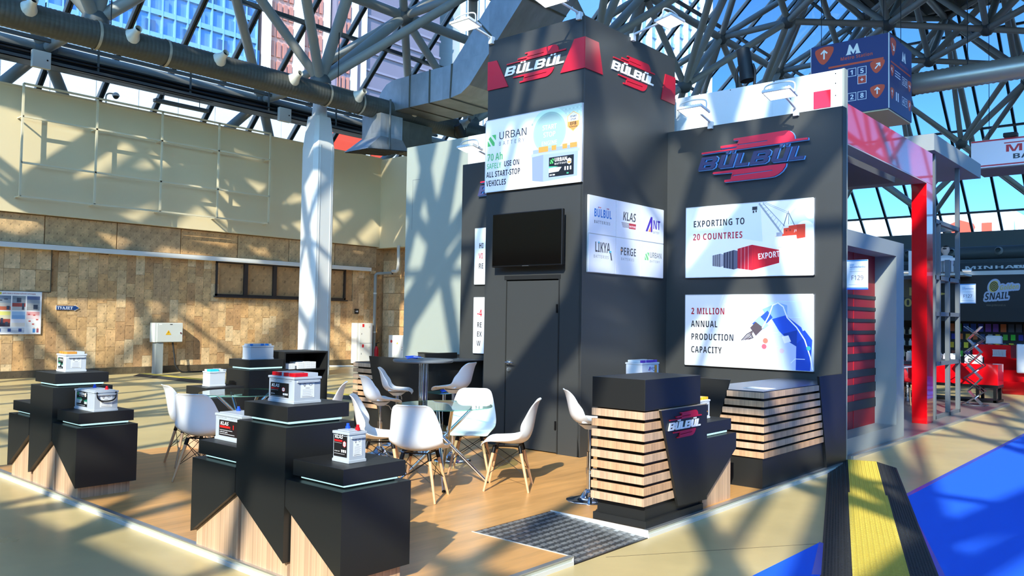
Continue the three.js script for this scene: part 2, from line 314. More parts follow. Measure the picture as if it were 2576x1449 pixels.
const fillPoly = (c, pts, color) => { c.fillStyle = color; c.beginPath(); pts.forEach(([x, y], i) => (i ? c.lineTo(x, y) : c.moveTo(x, y))); c.closePath(); c.fill(); };
const printMat = (t, rough = 0.45) => std('#ffffff', rough, 0, { map: t });
const litMat = (t, k = 0.3) => std('#ffffff', 0.4, 0, { map: t, emissive: '#ffffff', emissiveMap: t, emissiveIntensity: k });

// platform with vinyl floor, edge profile and the chequer-plate ramp let into it
{
  const p = thing('stand_platform', 'low stand platform with orange wood-look floor and aluminium edge', 'platform');
  const X0 = -4.226, X1 = 2.45, Z0 = -3.6, Z1 = 2.54, RX0 = -2.66, RX1 = -1.72, RZ = 1.62;
  obj('deck', [bx(X0, RX0, FLOOR, 0, Z0, Z1 - 0.01), bx(RX0, RX1, FLOOR, 0, Z0, RZ), bx(RX1, X1, FLOOR, 0, Z0, Z1 - 0.01)].map((g) => metric(g)), M.vinyl, p);
  const clear = phys('#c3c8bd', 0.15, { metalness: 0.3 });
  const edge = (x0, x1, z0, z1) => { };
  obj('edge_top', [bx(X0 - 0.012, X0 + 0.03, -0.004, 0.004, Z0, Z1), bx(X0, RX0, -0.004, 0.004, Z1 - 0.03, Z1 + 0.012), bx(RX1, X1, -0.004, 0.004, Z1 - 0.03, Z1 + 0.012)], M.alu, p);
  obj('edge_strip', [bx(X0 - 0.006, X0, -0.028, -0.004, Z0, Z1), bx(X0, RX0, -0.028, -0.004, Z1, Z1 + 0.006), bx(RX1, X1, -0.028, -0.004, Z1, Z1 + 0.006)], clear, p);
  obj('edge_base', [bx(X0 - 0.016, X0, FLOOR, -0.028, Z0, Z1), bx(X0, RX0, FLOOR, -0.028, Z1, Z1 + 0.016), bx(RX1, X1 + 0.02, FLOOR, -0.028, Z1, Z1 + 0.016)], M.aluWhite, p);
  for (const rx of [RX0, RX1]) obj('cut_edge', bx(rx - 0.004, rx + 0.004, FLOOR, 0.004, RZ, Z1 + 0.012), M.aluWhite, p);
  // ramp
  const r = thing('ramp', 'chequer-plate metal ramp cut into the platform edge', 'ramp', [-2.19, 0, 2.08]);
  const w = 0.465, l = 0.46, g = new THREE.BufferGeometry();
  g.setAttribute('position', new THREE.Float32BufferAttribute([-w, -0.003, -l, -w, FLOOR + 0.002, l, w, FLOOR + 0.002, l, -w, -0.003, -l, w, FLOOR + 0.002, l, w, -0.003, -l], 3)); g.computeVertexNormals(); metric(g);
  obj('plate', g, std('#6a6d70', 0.28, 0.75), r);
  const tread = [], kk = (FLOOR + 0.005) / (2 * l);
  const put = (gg, x, z, a) => { gg.rotateY(a).rotateX(-Math.atan(kk)).translate(x, -0.003 + kk * (z + l) + 0.0022, z); tread.push(gg); };
  for (let i = 0; i < 13; i++) for (let j = 0; j < 13; j++) {
    const x = -w + 0.04 + i * 0.0715, z = -l + 0.035 + j * 0.071; if (x > w - 0.02) continue;
    if ((i + j) & 1) put(new THREE.BoxGeometry(0.048, 0.004, 0.034), x, z, 0.12); else for (let k = -2; k <= 2; k++) put(new THREE.BoxGeometry(0.005, 0.004, 0.03), x + k * 0.011, z, 0.12);
  }
  tag(obj('tread_pattern', tread, std('#c4c7ca', 0.3, 0.8), r), null, null, null, 'stuff');
  obj('nose', bx(-w, w, FLOOR - 0.001, FLOOR + 0.004, l, l + 0.012), M.darkSteel, r);
}

// logo in unit width, drawn in x right / y up
const LOGO = {
  top: [[-0.5, 0.083], [-0.4964, 0.098], [-0.1555, 0.1003], [-0.1432, 0.1148], [-0.3067, 0.1163], [-0.3074, 0.1374], [-0.1432, 0.1403], [-0.1279, 0.1708], [-0.1817, 0.1737], [-0.1766, 0.1897], [0.3103, 0.1991], [0.3416, 0.1904], [0.3648, 0.1722], [0.3794, 0.1453], [0.383, 0.1141], [0.4993, 0.1119], [0.5, 0.0952]],
  slit1: [[-0.1388, 0.1247], [-0.1388, 0.133], [0.1432, 0.1354], [0.1388, 0.1272]],
  bot: [[-0.3844, -0.1134], [-0.3815, -0.0974], [0.3096, -0.0894], [0.3038, -0.1141], [0.2762, -0.1512], [0.2406, -0.1766], [0.2013, -0.1919], [0.1526, -0.1962], [-0.2674, -0.1991], [-0.2674, -0.1802], [-0.2071, -0.1773], [-0.1882, -0.117]],
  slit2: [[-0.1882, -0.1514], [-0.1882, -0.1417], [0.1911, -0.1323], [0.1868, -0.1408]],
};
const GLYPH = {
  B: [[[0, 0], [0.84, 0], [1, 0.14], [1, 0.4], [0.9, 0.5], [1, 0.6], [1, 0.86], [0.86, 1], [0, 1]], [[0.26, 0.19], [0.74, 0.19], [0.74, 0.39], [0.26, 0.39]], [[0.26, 0.61], [0.74, 0.61], [0.74, 0.81], [0.26, 0.81]]],
  U: [[[0, 0.12], [0.12, 0], [1, 0], [1, 1], [0.72, 1], [0.72, 0.21], [0.28, 0.21], [0.28, 1], [0, 1]]],
  L: [[[0, 0], [1, 0], [1, 0.21], [0.3, 0.21], [0.3, 1], [0, 1]]],
};
const WORD = [['B', -0.533, 0.165], ['U', -0.332, 0.142], ['L', -0.167, 0.122], ['B', -0.024, 0.165], ['U', 0.174, 0.142], ['L', 0.335, 0.13]];
function logoSign(name, label, w, pos, turn, mats, depth, halo) {
  const t = thing(name, label, 'logo sign', pos, turn), S = (l) => l.map(([x, y]) => [x * w, y * w]);
  const lift = halo ? 0.03 : 0;
  for (const [n, o, h] of [['upper_swoosh', LOGO.top, LOGO.slit1], ['lower_swoosh', LOGO.bot, LOGO.slit2]]) {
    const b = obj(n, prism(S(o), depth, [S(h)]).translate(0, 0, lift), mats.red, t);
    if (halo) obj('glow_backing', prism(S(o), 0.024, [], 0.003), mats.halo, b);
  }
  for (const [ch, x0, lw] of WORD) {
    const f = ([u, v]) => [(x0 + u * lw + 0.042 * v - 0.004) * w, (-0.066 + v * 0.117) * w], [o, ...holes] = GLYPH[ch], parts = [prism(o.map(f), depth, holes.map((h) => h.map(f)))], back = [prism(o.map(f), 0.024, holes.map((h) => h.map(f)), 0.004)];
    if (ch === 'U') for (const u of [0.24, 0.6]) { const d = [[u, 1.1], [u + 0.2, 1.1], [u + 0.2, 1.27], [u, 1.27]].map(f); parts.push(prism(d, depth)); back.push(prism(d, 0.024, [], 0.003)); }
    const m = obj('letter', parts.map((g) => g.translate(0, 0, lift)), mats.text, t);
    if (halo) obj('glow_backing', back, mats.halo, m);
  }
  return t;
}
const logoRed = std('#c4152c', 0.35), logoWhite = std('#f2f2f2', 0.4), haloBlue = std('#6f9fd6', 0.4, 0, { emissive: '#3f86d8', emissiveIntensity: 0.45 });

// tower
const T = { x: 0.557, z: 0.252, wu: 2.064, wv: 1.518, h: 5.11 };
{
  const t = thing('display_tower', 'tall black square tower with door and advertising panels', 'tower');
  const x1 = T.x + T.wu, z0 = T.z - T.wv, DZ0 = -0.905, DZ1 = -0.085, DH = 2.05;
  obj('front_panel', [prismX([[z0, 0], [DZ0, 0], [DZ0, DH], [DZ1, DH], [DZ1, 0], [T.z, 0], [T.z, T.h], [z0, T.h]], T.x, 0.04)], M.blackWall, t);
  obj('side_panel', [bx(T.x, x1, 0, T.h, T.z - 0.04, T.z)], M.blackWall, t).position.z = 0.0005;
  obj('rear_panel', [bx(x1 - 0.04, x1, 0, T.h, z0, T.z - 0.04), bx(T.x + 0.04, x1 - 0.04, 0, T.h, z0, z0 + 0.04)], M.blackWall, t);
  obj('corner_edge', bx(T.x - 0.003, T.x + 0.006, 0, T.h, T.z - 0.006, T.z + 0.003), std('#3a3b3b', 0.4), t);
  const d = obj('door', rbx(T.x + 0.006, T.x + 0.045, 0.012, DH - 0.016, DZ0 + 0.012, DZ1 - 0.008, 0.002), M.blackWall, t);
  obj('door_frame', [bx(T.x - 0.004, T.x + 0.03, DH, DH + 0.05, DZ0 - 0.03, DZ1 + 0.03), bx(T.x - 0.004, T.x + 0.03, 0, DH, DZ1, DZ1 + 0.018)], M.black, t);
  obj('handle', [cyl(V(T.x + 0.01, 1.035, DZ0 + 0.06), V(T.x - 0.05, 1.035, DZ0 + 0.06), 0.011, 12, 0.011, false), cyl(V(T.x - 0.05, 1.035, DZ0 + 0.05), V(T.x - 0.05, 1.03, DZ0 + 0.17), 0.01, 12, 0.01, false), cyl(V(T.x + 0.008, 1.035, DZ0 + 0.06), V(T.x - 0.006, 1.035, DZ0 + 0.06), 0.027, 16, 0.027, false), cyl(V(T.x + 0.008, 0.945, DZ0 + 0.06), V(T.x - 0.006, 0.945, DZ0 + 0.06), 0.027, 16, 0.027, false)], M.chrome, d);
  for (const y of [1.7, 0.33]) obj('hinge', bx(T.x - 0.008, T.x + 0.008, y - 0.05, y + 0.05, DZ1 - 0.03, DZ1 - 0.012), M.darkSteel, d);
  // red trapezium boards round the head
  const redB = std('#b5152b', 0.35);
  obj('red_board', prismX([[-1.268, 4.477], [-0.919, 4.475], [-1.115, 4.84], [-1.268, 4.845]], T.x - 0.014, 0.012), redB, t);
  obj('red_board', prismX([[-0.097, 4.49], [0.257, 4.492], [0.257, 4.859], [0.103, 4.858]], T.x - 0.014, 0.012), redB, t);
  obj('red_board', prismZ([[0.545, 4.491], [0.909, 4.492], [0.816, 4.857], [0.546, 4.857]], T.z + 0.014, 0.012), redB, t);
  obj('red_board', prismZ([[2.258, 4.485], [2.61, 4.481], [2.616, 4.851], [2.359, 4.843]], T.z + 0.014, 0.012), redB, t);
}
logoSign('logo_sign', 'red and white BÜLBÜL logo on the tower face above the green battery sign', 0.929, [T.x - 0.001, 4.67, -0.482], -Math.PI / 2, { red: logoRed, text: logoWhite }, 0.012);
logoSign('logo_sign', 'red and white BÜLBÜL logo on the tower face above the six brand panels', 0.959, [1.611, 4.675, T.z + 0.001], 0, { red: logoRed, text: logoWhite }, 0.012);

// television on the tower
{
  const t = thing('television', 'switched-off black flat television above the door of the tower', 'television', [T.x, 2.53, -0.49]);
  obj('wall_mount', [bx(-0.09, 0, -0.15, 0.15, -0.15, 0.15)], M.darkSteel, t);
  obj('casing', rbx(-0.13, -0.08, -0.33, 0.33, -0.545, 0.545, 0.008, 2), std('#0c0c0d', 0.35), t);
  obj('screen', bx(-0.1325, -0.129, -0.31, 0.318, -0.532, 0.532), phys('#050506', 0.12, { clearcoat: 0.6, clearcoatRoughness: 0.08 }), t);
  obj('brand_strip', bx(-0.133, -0.129, -0.326, -0.318, -0.05, 0.05), M.steel, t);
}
// wall with the big back-lit logo and its far twin
const WX = 2.451;
{
  const w = thing('stand_wall', 'black stand wall holding the back-lit logo and two light boxes', 'wall panel');
  obj('panel', bx(WX, WX + 0.12, 0, 4.08, T.z, 2.53), M.blackWall, w);
  obj('end_cap', bx(WX + 0.004, WX + 0.137, 0, 4.081, 2.53, 2.537), M.black, w);
  const v = thing('stand_wall', 'black stand wall half hidden behind the left of the tower', 'wall panel');
  obj('panel', bx(WX, WX + 0.12, 0, 4.06, -3.55, T.z - T.wv), M.blackWall, v);
}
logoSign('logo_sign', 'large back-lit BÜLBÜL logo with dark letters and red swooshes on the black wall', 1.376, [WX - 0.001, 3.602, 1.464], -Math.PI / 2, { red: std('#cf2743', 0.35), text: std('#3d3f66', 0.4), halo: haloBlue }, 0.022, true);
logoSign('logo_sign', 'back-lit BÜLBÜL logo almost wholly hidden behind the tower', 1.376, [WX - 0.001, 3.602, -2.42], -Math.PI / 2, { red: std('#cf2743', 0.35), text: std('#3d3f66', 0.4), halo: haloBlue }, 0.022, true);

// ---- light boxes and printed panels
function lightBox(name, label, z0, z1, y0, y1, x, tex, k) {
  const t = thing(name, label, 'sign', [x, y0, (z0 + z1) / 2]), w = (z1 - z0) / 2, h = y1 - y0;
  obj('frame', [bx(-0.03, 0, 0, h, -w, w)], M.alu, t); obj('edge', [bx(-0.034, -0.03, 0, 0.008, -w, w), bx(-0.034, -0.03, h - 0.008, h, -w, w), bx(-0.034, -0.03, 0, h, -w, -w + 0.008), bx(-0.034, -0.03, 0, h, w - 0.008, w)], M.aluWhite, t);
  obj('face', faceX(-w + 0.006, w - 0.006, 0.006, h - 0.006, -0.0315), litMat(tex, k), t);
  return t;
}
const silk = (c, w, h, a, b, d) => { const g = c.createLinearGradient(0, 0, w, h); g.addColorStop(0, a); g.addColorStop(0.5, b); g.addColorStop(1, d); c.fillStyle = g; c.fillRect(0, 0, w, h); };
const urbanMark = (c, x, y, s, col) => { fillPoly(c, [[x, y + s], [x, y + s * 0.45], [x + s * 0.42, y + s]], col); fillPoly(c, [[x + s * 0.1, y + s * 0.3], [x + s * 0.32, y + s * 0.3 - s * 0.2], [x + s * 0.85, y + s * 0.72], [x + s * 0.85, y + s], [x + s * 0.62, y + s]], col); fillPoly(c, [[x + s * 0.5, y], [x + s, y], [x + s, y + s * 0.55]], col); };
const texUrban = canvasTex(1024, 622, (c, w, h) => {
  silk(c, w, h, '#f0f1f6', '#dfe4ee', '#d6ecdf');
  fillPoly(c, [[640, 0], [1024, 0], [1024, 430], [700, 430]], '#b4cfc6');
  for (let i = 0; i < 60; i++) { c.fillStyle = i % 2 ? '#a9c4bb' : '#c3dad2'; c.fillRect(840 + (i % 10) * 19, 20 + Math.floor(i / 10) * 34, 12, 12); }
  c.fillStyle = '#bfe3cf'; c.beginPath(); c.arc(700, 190, 205, 0, 7); c.fill(); c.fillStyle = '#93b5ad'; c.beginPath(); c.arc(700, 190, 168, 0, 7); c.fill(); c.fillStyle = '#8fabaa'; c.beginPath(); c.arc(700, 190, 150, 0, 7); c.fill();
  txt(c, 'START', 700, 165, 54, { font: '', color: '#dfeeea', align: 'center' }); txt(c, 'STOP', 700, 225, 54, { font: '', color: '#dfeeea', align: 'center' }); txt(c, 'ENGINE', 700, 292, 46, { font: '', color: '#d3e5e0', align: 'center' });
  fillPoly(c, [[880, 85], [940, 50], [1000, 85], [1000, 170], [940, 215], [880, 170]], '#d8b36e'); fillPoly(c, [[888, 88], [940, 58], [992, 88], [992, 130], [888, 130]], '#c9cfe0'); fillPoly(c, [[888, 134], [992, 134], [992, 166], [940, 206], [888, 166]], '#c58a49');
  txt(c, 'START', 940, 100, 22, { align: 'center' }); txt(c, 'STOP', 940, 124, 22, { align: 'center' }); txt(c, 'EFB', 940, 162, 36, { align: 'center' }); txt(c, 'Technology', 940, 180, 16, { align: 'center' });
  urbanMark(c, 22, 130, 96, '#5fc06b'); txt(c, 'URBAN', 148, 178, 88, { font: '', sx: 1.12 }); txt(c, '®', 508, 112, 26, { font: '' }); txt(c, 'BATTERY', 150, 232, 46, { font: '', gap: 18, color: '#53545a' });
  txt(c, '70 Ah', 20, 352, 84, { color: '#62b86c', sx: 0.82 }); txt(c, 'SAFELY', 16, 422, 66, { color: '#6cbd76', sx: 0.74 }); txt(c, 'USE ON', 212, 418, 66, { sx: 0.74 }); txt(c, 'ALL START-STOP', 12, 496, 68, { sx: 0.74 }); txt(c, 'VEHICLES', 12, 572, 68, { sx: 0.74 });
  fillPoly(c, [[520, 372], [640, 360], [640, 590], [528, 572]], '#7d8bc0'); fillPoly(c, [[640, 360], [990, 372], [985, 572], [640, 590]], '#8e9fd2'); fillPoly(c, [[512, 350], [640, 340], [1006, 352], [1006, 376], [640, 366], [512, 376]], '#9aa8da'); fillPoly(c, [[530, 318], [985, 318], [985, 350], [530, 350]], '#8796cb');
  c.fillStyle = '#c08a45'; c.fillRect(590, 300, 100, 46); c.fillRect(725, 302, 48, 40); c.fillRect(835, 302, 48, 40); c.fillRect(910, 302, 70, 40);
  c.fillStyle = '#15181c'; c.fillRect(700, 398, 250, 160); urbanMark(c, 710, 410, 40, '#4fbf5f'); txt(c, 'URBAN', 756, 438, 42, { color: '#fff', sx: 0.9 }); txt(c, 'BATTERY', 758, 462, 20, { color: '#fff', gap: 6 });
  fillPoly(c, [[700, 478], [830, 486], [800, 520], [700, 524]], '#c7ccd0'); fillPoly(c, [[700, 470], [800, 478], [700, 486]], '#49b38b'); fillPoly(c, [[905, 420], [926, 432], [926, 462], [905, 474], [884, 462], [884, 432]], '#e8e3d8'); c.fillStyle = '#c9873f'; c.fillRect(888, 448, 34, 14);
  c.fillStyle = '#dfe6e8'; for (const x of [858, 884, 912]) c.fillRect(x, 486, 14, 30); c.fillStyle = '#49b38b'; c.fillRect(880, 536, 20, 10); txt(c, 'UN 780', 708, 548, 16, { color: '#fff' });
});
lightBox('sign', 'light box with green URBAN BATTERY logo and a drawn battery on the tower', -1.268, 0.25, 3.16, 4.083, T.x, texUrban, 0.25);

const texLogos = canvasTex(1024, 549, (c, w, h) => {
  silk(c, w, h, '#cdd1de', '#d3d5e0', '#dadbe4');
  const cx = [172, 512, 852];
  txt(c, 'BÜLBÜL', cx[0], 150, 84, { align: 'center', color: '#1767b8', sx: 0.72 }); c.fillStyle = '#d1452f'; for (const x of [118, 136, 222, 240]) c.fillRect(x, 74, 9, 9);
  txt(c, 'BATTERIES', cx[0] - 112, 198, 30, { color: '#5a5c66', gap: 7 });
  txt(c, 'KLAS', cx[1] + 6, 140, 92, { align: 'center', color: '#33343a', sx: 0.86, skew: 0.12 }); for (let i = 0; i < 4; i++) { c.fillStyle = '#4b3338'; c.fillRect(cx[1] - 100 + i * 5, 158 + i * 10, 110, 4); } fillPoly(c, [[cx[1] + 4, 156], [cx[1] + 104, 156], [cx[1] + 98, 198], [cx[1] + 4, 198]], '#a3172c'); txt(c, 'BATTERY', cx[1] + 54, 188, 22, { align: 'center', color: '#f0dcdc' });
  fillPoly(c, [[750, 196], [826, 74], [850, 74], [850, 196], [826, 196], [826, 118], [778, 196]], '#3f1f9e'); fillPoly(c, [[790, 196], [826, 148], [826, 196]], '#e88b55'); txt(c, 'NT', 858, 168, 100, { color: '#3f1f9e', sx: 0.86 }); txt(c, 'BATTERY', 862, 204, 26, { font: '', color: '#55565f', sx: 0.95 });
  txt(c, 'LIKYA', cx[1 - 1], 400, 104, { align: 'center', color: '#36373d', sx: 0.68 }); c.fillStyle = '#29b0d6'; c.fillRect(118, 322, 14, 12); c.fillRect(262, 382, 26, 12); txt(c, 'BATTERIES', cx[0] - 112, 444, 30, { font: '', color: '#55565f', gap: 6 }); fillPoly(c, [[270, 396], [284, 396], [300, 452], [284, 452]], '#36373d');
  txt(c, 'PERGE', cx[1], 400, 82, { align: 'center', color: '#3c3d44', sx: 0.88 }); c.fillStyle = '#e88b3f'; c.fillRect(404, 358, 18, 10); txt(c, 'BATTERIES', cx[1] - 100, 440, 28, { font: '', color: '#6a6b74', gap: 6 });
  urbanMark(c, 742, 356, 62, '#69be72'); txt(c, 'URBAN', 814, 394, 60, { font: '', color: '#3c3d44', sx: 0.95 }); txt(c, 'BATTERY', 816, 432, 26, { font: '', color: '#55565f', gap: 8 });
});
{
  const t = thing('sign', 'white sign of six panels, each with another battery brand logo', 'sign', [0.641, 2.126, T.z]), cw = 1.682 / 3, ch = 0.451, m = litMat(texLogos, 0.16);
  obj('frame', bx(0, 1.682, 0, 0.902, 0, 0.02), M.aluWhite, t);
  for (let i = 0; i < 3; i++) for (let j = 0; j < 2; j++) {
    const g = new THREE.PlaneGeometry(cw - 0.012, ch - 0.012).translate((i + 0.5) * cw, (j + 0.5) * ch, 0.027), uv = g.attributes.uv; for (let k = 0; k < 4; k++) uv.setXY(k, (i + uv.getX(k)) / 3, (j + uv.getY(k)) / 2);
    obj('brand_panel', [g, bx(i * cw + 0.006, (i + 1) * cw - 0.006, j * ch + 0.006, (j + 1) * ch - 0.006, 0.018, 0.0265)], m, t);
  }
}
const box3 = (c, pts, a, b, ribs) => { };
const texExport = canvasTex(1024, 556, (c, w, h) => {
  silk(c, w, h, '#dfe8ee', '#e9edf2', '#f4f4f5'); fillPoly(c, [[300, 0], [620, 0], [640, 300], [330, 240]], '#d3e0e9');
  c.fillStyle = '#b9cfee'; c.beginPath(); c.arc(930, 150, 95, 0, 7); c.fill(); c.fillStyle = '#e8eef6'; for (const [x, y, r] of [[860, 240, 60], [960, 230, 70], [1000, 110, 40], [800, 180, 50], [900, 290, 60]]) { c.beginPath(); c.arc(x, y, r, 0, 7); c.fill(); }
  // harbour crane
  const ln = (x0, y0, x1, y1, wd, col) => { c.strokeStyle = col; c.lineWidth = wd; c.beginPath(); c.moveTo(x0, y0); c.lineTo(x1, y1); c.stroke(); };
  ln(610, 8, 800, 262, 14, '#9aa3ad'); ln(640, 8, 815, 200, 5, '#8892a0'); ln(640, 4, 830, 100, 2, '#6e7885'); ln(660, 4, 838, 92, 2, '#6e7885'); for (let i = 0; i < 9; i++) ln(618 + i * 20, 24 + i * 26, 648 + i * 19, 22 + i * 21, 2, '#76808c');
  ln(830, 95, 800, 190, 6, '#5d6875'); ln(838, 95, 882, 190, 6, '#5d6875'); ln(836, 80, 838, 180, 5, '#7d8790'); c.fillStyle = '#33363c'; c.fillRect(556, 30, 40, 26); c.fillRect(560, 60, 12, 18); c.fillRect(582, 58, 10, 16);
  fillPoly(c, [[800, 196], [900, 186], [962, 184], [962, 282], [900, 290], [896, 262], [730, 266], [800, 250]], '#d2452f'); fillPoly(c, [[900, 186], [962, 184], [962, 282], [900, 290]], '#c0402d'); fillPoly(c, [[800, 194], [838, 191], [838, 205], [800, 208]], '#f0e9e4'); c.fillStyle = '#7a2418'; c.fillRect(818, 220, 7, 12); c.fillRect(846, 217, 7, 14); txt(c, 'J1', 880, 236, 22, { color: '#f4e9e4' });
  c.fillStyle = '#b9c0c8'; c.fillRect(842, 288, 40, 46); fillPoly(c, [[785, 318], [920, 312], [920, 326], [785, 330]], '#c9cdd3'); ln(760, 346, 985, 340, 3, '#b6bcc4'); c.fillStyle = '#9aa2b4'; c.fillRect(746, 236, 44, 30);
  // containers
  const cont = (x0, x1, x2, yt0, yt1, yt2, yb0, yb1, yb2, a, b) => { fillPoly(c, [[x0, yt0], [x1, yt1], [x1, yb1], [x0, yb0]], a); fillPoly(c, [[x1, yt1], [x2, yt2], [x2, yb2], [x1, yb1]], b); for (let i = 1; i < 4; i++) ln(x0 + (x1 - x0) * i / 4, yt0 + (yt1 - yt0) * i / 4, x0 + (x1 - x0) * i / 4, yb0 + (yb1 - yb0) * i / 4, 3, 'rgba(230,230,235,0.7)'); const n = Math.round((x2 - x1) / 12); for (let i = 1; i < n; i++) { const k = i / n; ln(x1 + (x2 - x1) * k, yt1 + (yt2 - yt1) * k + 6, x1 + (x2 - x1) * k, yb1 + (yb2 - yb1) * k - 6, 3, 'rgba(0,0,0,0.16)'); } };
  cont(232, 298, 330, 388, 376, 384, 470, 480, 472, '#6b6c78', '#a4a6b2'); cont(324, 410, 450, 372, 352, 362, 486, 502, 492, '#3d4054', '#60647a'); cont(440, 556, 768, 344, 318, 366, 494, 512, 462, '#b31f33', '#c01f30');
  txt(c, 'EXPORT', 604, 432, 62, { color: '#f2e6e6', sx: 0.74, rot: -0.10 });
  txt(c, 'EXPORTING TO', 62, 158, 70, { sx: 0.78, gap: 5, color: '#24262c' }); txt(c, '20 COUNTRIES', 60, 262, 70, { sx: 0.78, gap: 5, color: '#a3222f' });
});
lightBox('sign', 'light box reading EXPORTING TO 20 COUNTRIES with crane and containers', 0.548, 2.227, 2.133, 3.046, WX, texExport, 0.3);
const texRobot = canvasTex(1024, 553, (c, w, h) => {
  silk(c, w, h, '#d5d9df', '#c3cde6', '#9fb6ea'); fillPoly(c, [[0, 0], [330, 0], [220, 280], [400, 553], [0, 553]], '#dfe2e6');
  const ln = (p, wd, col) => { c.strokeStyle = col; c.lineWidth = wd; c.lineJoin = 'round'; c.lineCap = 'round'; c.beginPath(); p.forEach(([x, y], i) => (i ? c.lineTo(x, y) : c.moveTo(x, y))); c.stroke(); };
  for (const [x, y, ww, hh] of [[320, 110, 200, 140], [520, 60, 210, 90], [740, 50, 200, 120], [690, 240, 90, 60], [500, 430, 170, 50], [600, 340, 120, 90]]) { c.strokeStyle = 'rgba(190,225,250,0.8)'; c.lineWidth = 3; c.strokeRect(x, y, ww, hh); c.fillStyle = 'rgba(170,215,245,0.25)'; c.fillRect(x, y, ww, hh); }
  for (let i = 0; i < 26; i++) { c.fillStyle = 'rgba(225,240,252,0.75)'; c.fillRect(330 + (i * 97) % 480, 70 + (i * 53) % 430, 18 + (i * 7) % 40, 3); }
  fillPoly(c, [[895, 553], [1000, 553], [1015, 330], [960, 260], [900, 290]], '#1c45b4'); fillPoly(c, [[700, 160], [800, 140], [935, 240], [960, 300], [900, 360], [800, 300], [770, 270]], '#2450c4'); fillPoly(c, [[800, 290], [905, 260], [900, 380], [830, 340]], '#1b3f9c'); fillPoly(c, [[790, 310], [840, 300], [860, 345], [810, 360]], '#dfe3ea');
  fillPoly(c, [[640, 110], [760, 60], [830, 80], [830, 150], [690, 190]], '#7fa8d8'); fillPoly(c, [[560, 220], [680, 120], [720, 170], [630, 260]], '#2b50b0'); fillPoly(c, [[580, 200], [620, 160], [690, 230], [650, 262]], '#8fb6e4'); fillPoly(c, [[545, 250], [590, 205], [650, 250], [590, 310]], '#50464e');
  for (let i = 0; i < 5; i++) ln([[570 - i * 4, 270 + i * 7], [520 + i * 12, 300 + i * 6], [478 + i * 14, 345 - i * 2]], 7, i % 2 ? '#6a5d62' : '#3f373c');
  ln([[640, 250], [690, 160], [720, 80], [760, 62], [800, 90], [830, 170], [900, 240], [960, 330], [1000, 450], [1016, 540]], 9, '#e6ebf2');
  for (const [x, y, r, col] of [[665, 345, 20, '#e2705e'], [655, 388, 19, '#e0596b'], [470, 405, 34, '#f4e6e4'], [520, 408, 26, '#f2ead2'], [380, 465, 17, '#cfe8d6'], [988, 390, 16, '#3ba7a6'], [330, 290, 18, '#eadfdf'], [440, 350, 16, '#e6eef0'], [790, 415, 18, '#b6a8b8'], [385, 385, 30, '#d3dcec']]) { c.fillStyle = col; c.beginPath(); c.arc(x, y, r, 0, 7); c.fill(); }
  ln([[860, 500], [890, 470], [960, 470]], 5, '#d7e7f8'); ln([[470, 540], [490, 500], [760, 505]], 5, '#c6dbf6');
  ['2 MILLION', 'ANNUAL', 'PRODUCTION', 'CAPACITY'].forEach((s, i) => txt(c, s, 50, 152 + i * 101, 70, { sx: 0.74, gap: 4, color: i ? '#1f2126' : '#9d1c2a' }));
});
lightBox('sign', 'light box reading 2 MILLION ANNUAL PRODUCTION CAPACITY with blue robot arm', 0.548, 2.227, 1.011, 1.918, WX, texRobot, 0.3);
const texHi = canvasTex(1024, 556, (c, w, h) => { silk(c, w, h, '#dce6f0', '#e9edf2', '#f2f2f4'); txt(c, 'HI', 52, 200, 74, { sx: 0.76 }); txt(c, 'VI', 52, 302, 74, { sx: 0.76, color: '#a3222f' }); txt(c, 'RE', 52, 402, 74, { sx: 0.76 }); });
const texMin = canvasTex(1024, 556, (c, w, h) => { silk(c, w, h, '#e6e9ee', '#e4e8ef', '#d5dcee'); txt(c, '-4', 44, 190, 96, { sx: 0.8, color: '#b01626' }); ['RE', 'EX', 'W'].forEach((s, i) => txt(c, s, 44, 300 + i * 92, 74, { sx: 0.76 })); });
lightBox('sign', 'upper light box starting HI VI RE, mostly hidden behind the tower', -3.222, -1.54, 2.1, 3.0, WX, texHi, 0.3);
lightBox('sign', 'lower light box starting -4 RE EX W, mostly hidden behind the tower', -3.222, -1.54, 1.01, 1.9, WX, texMin, 0.3);

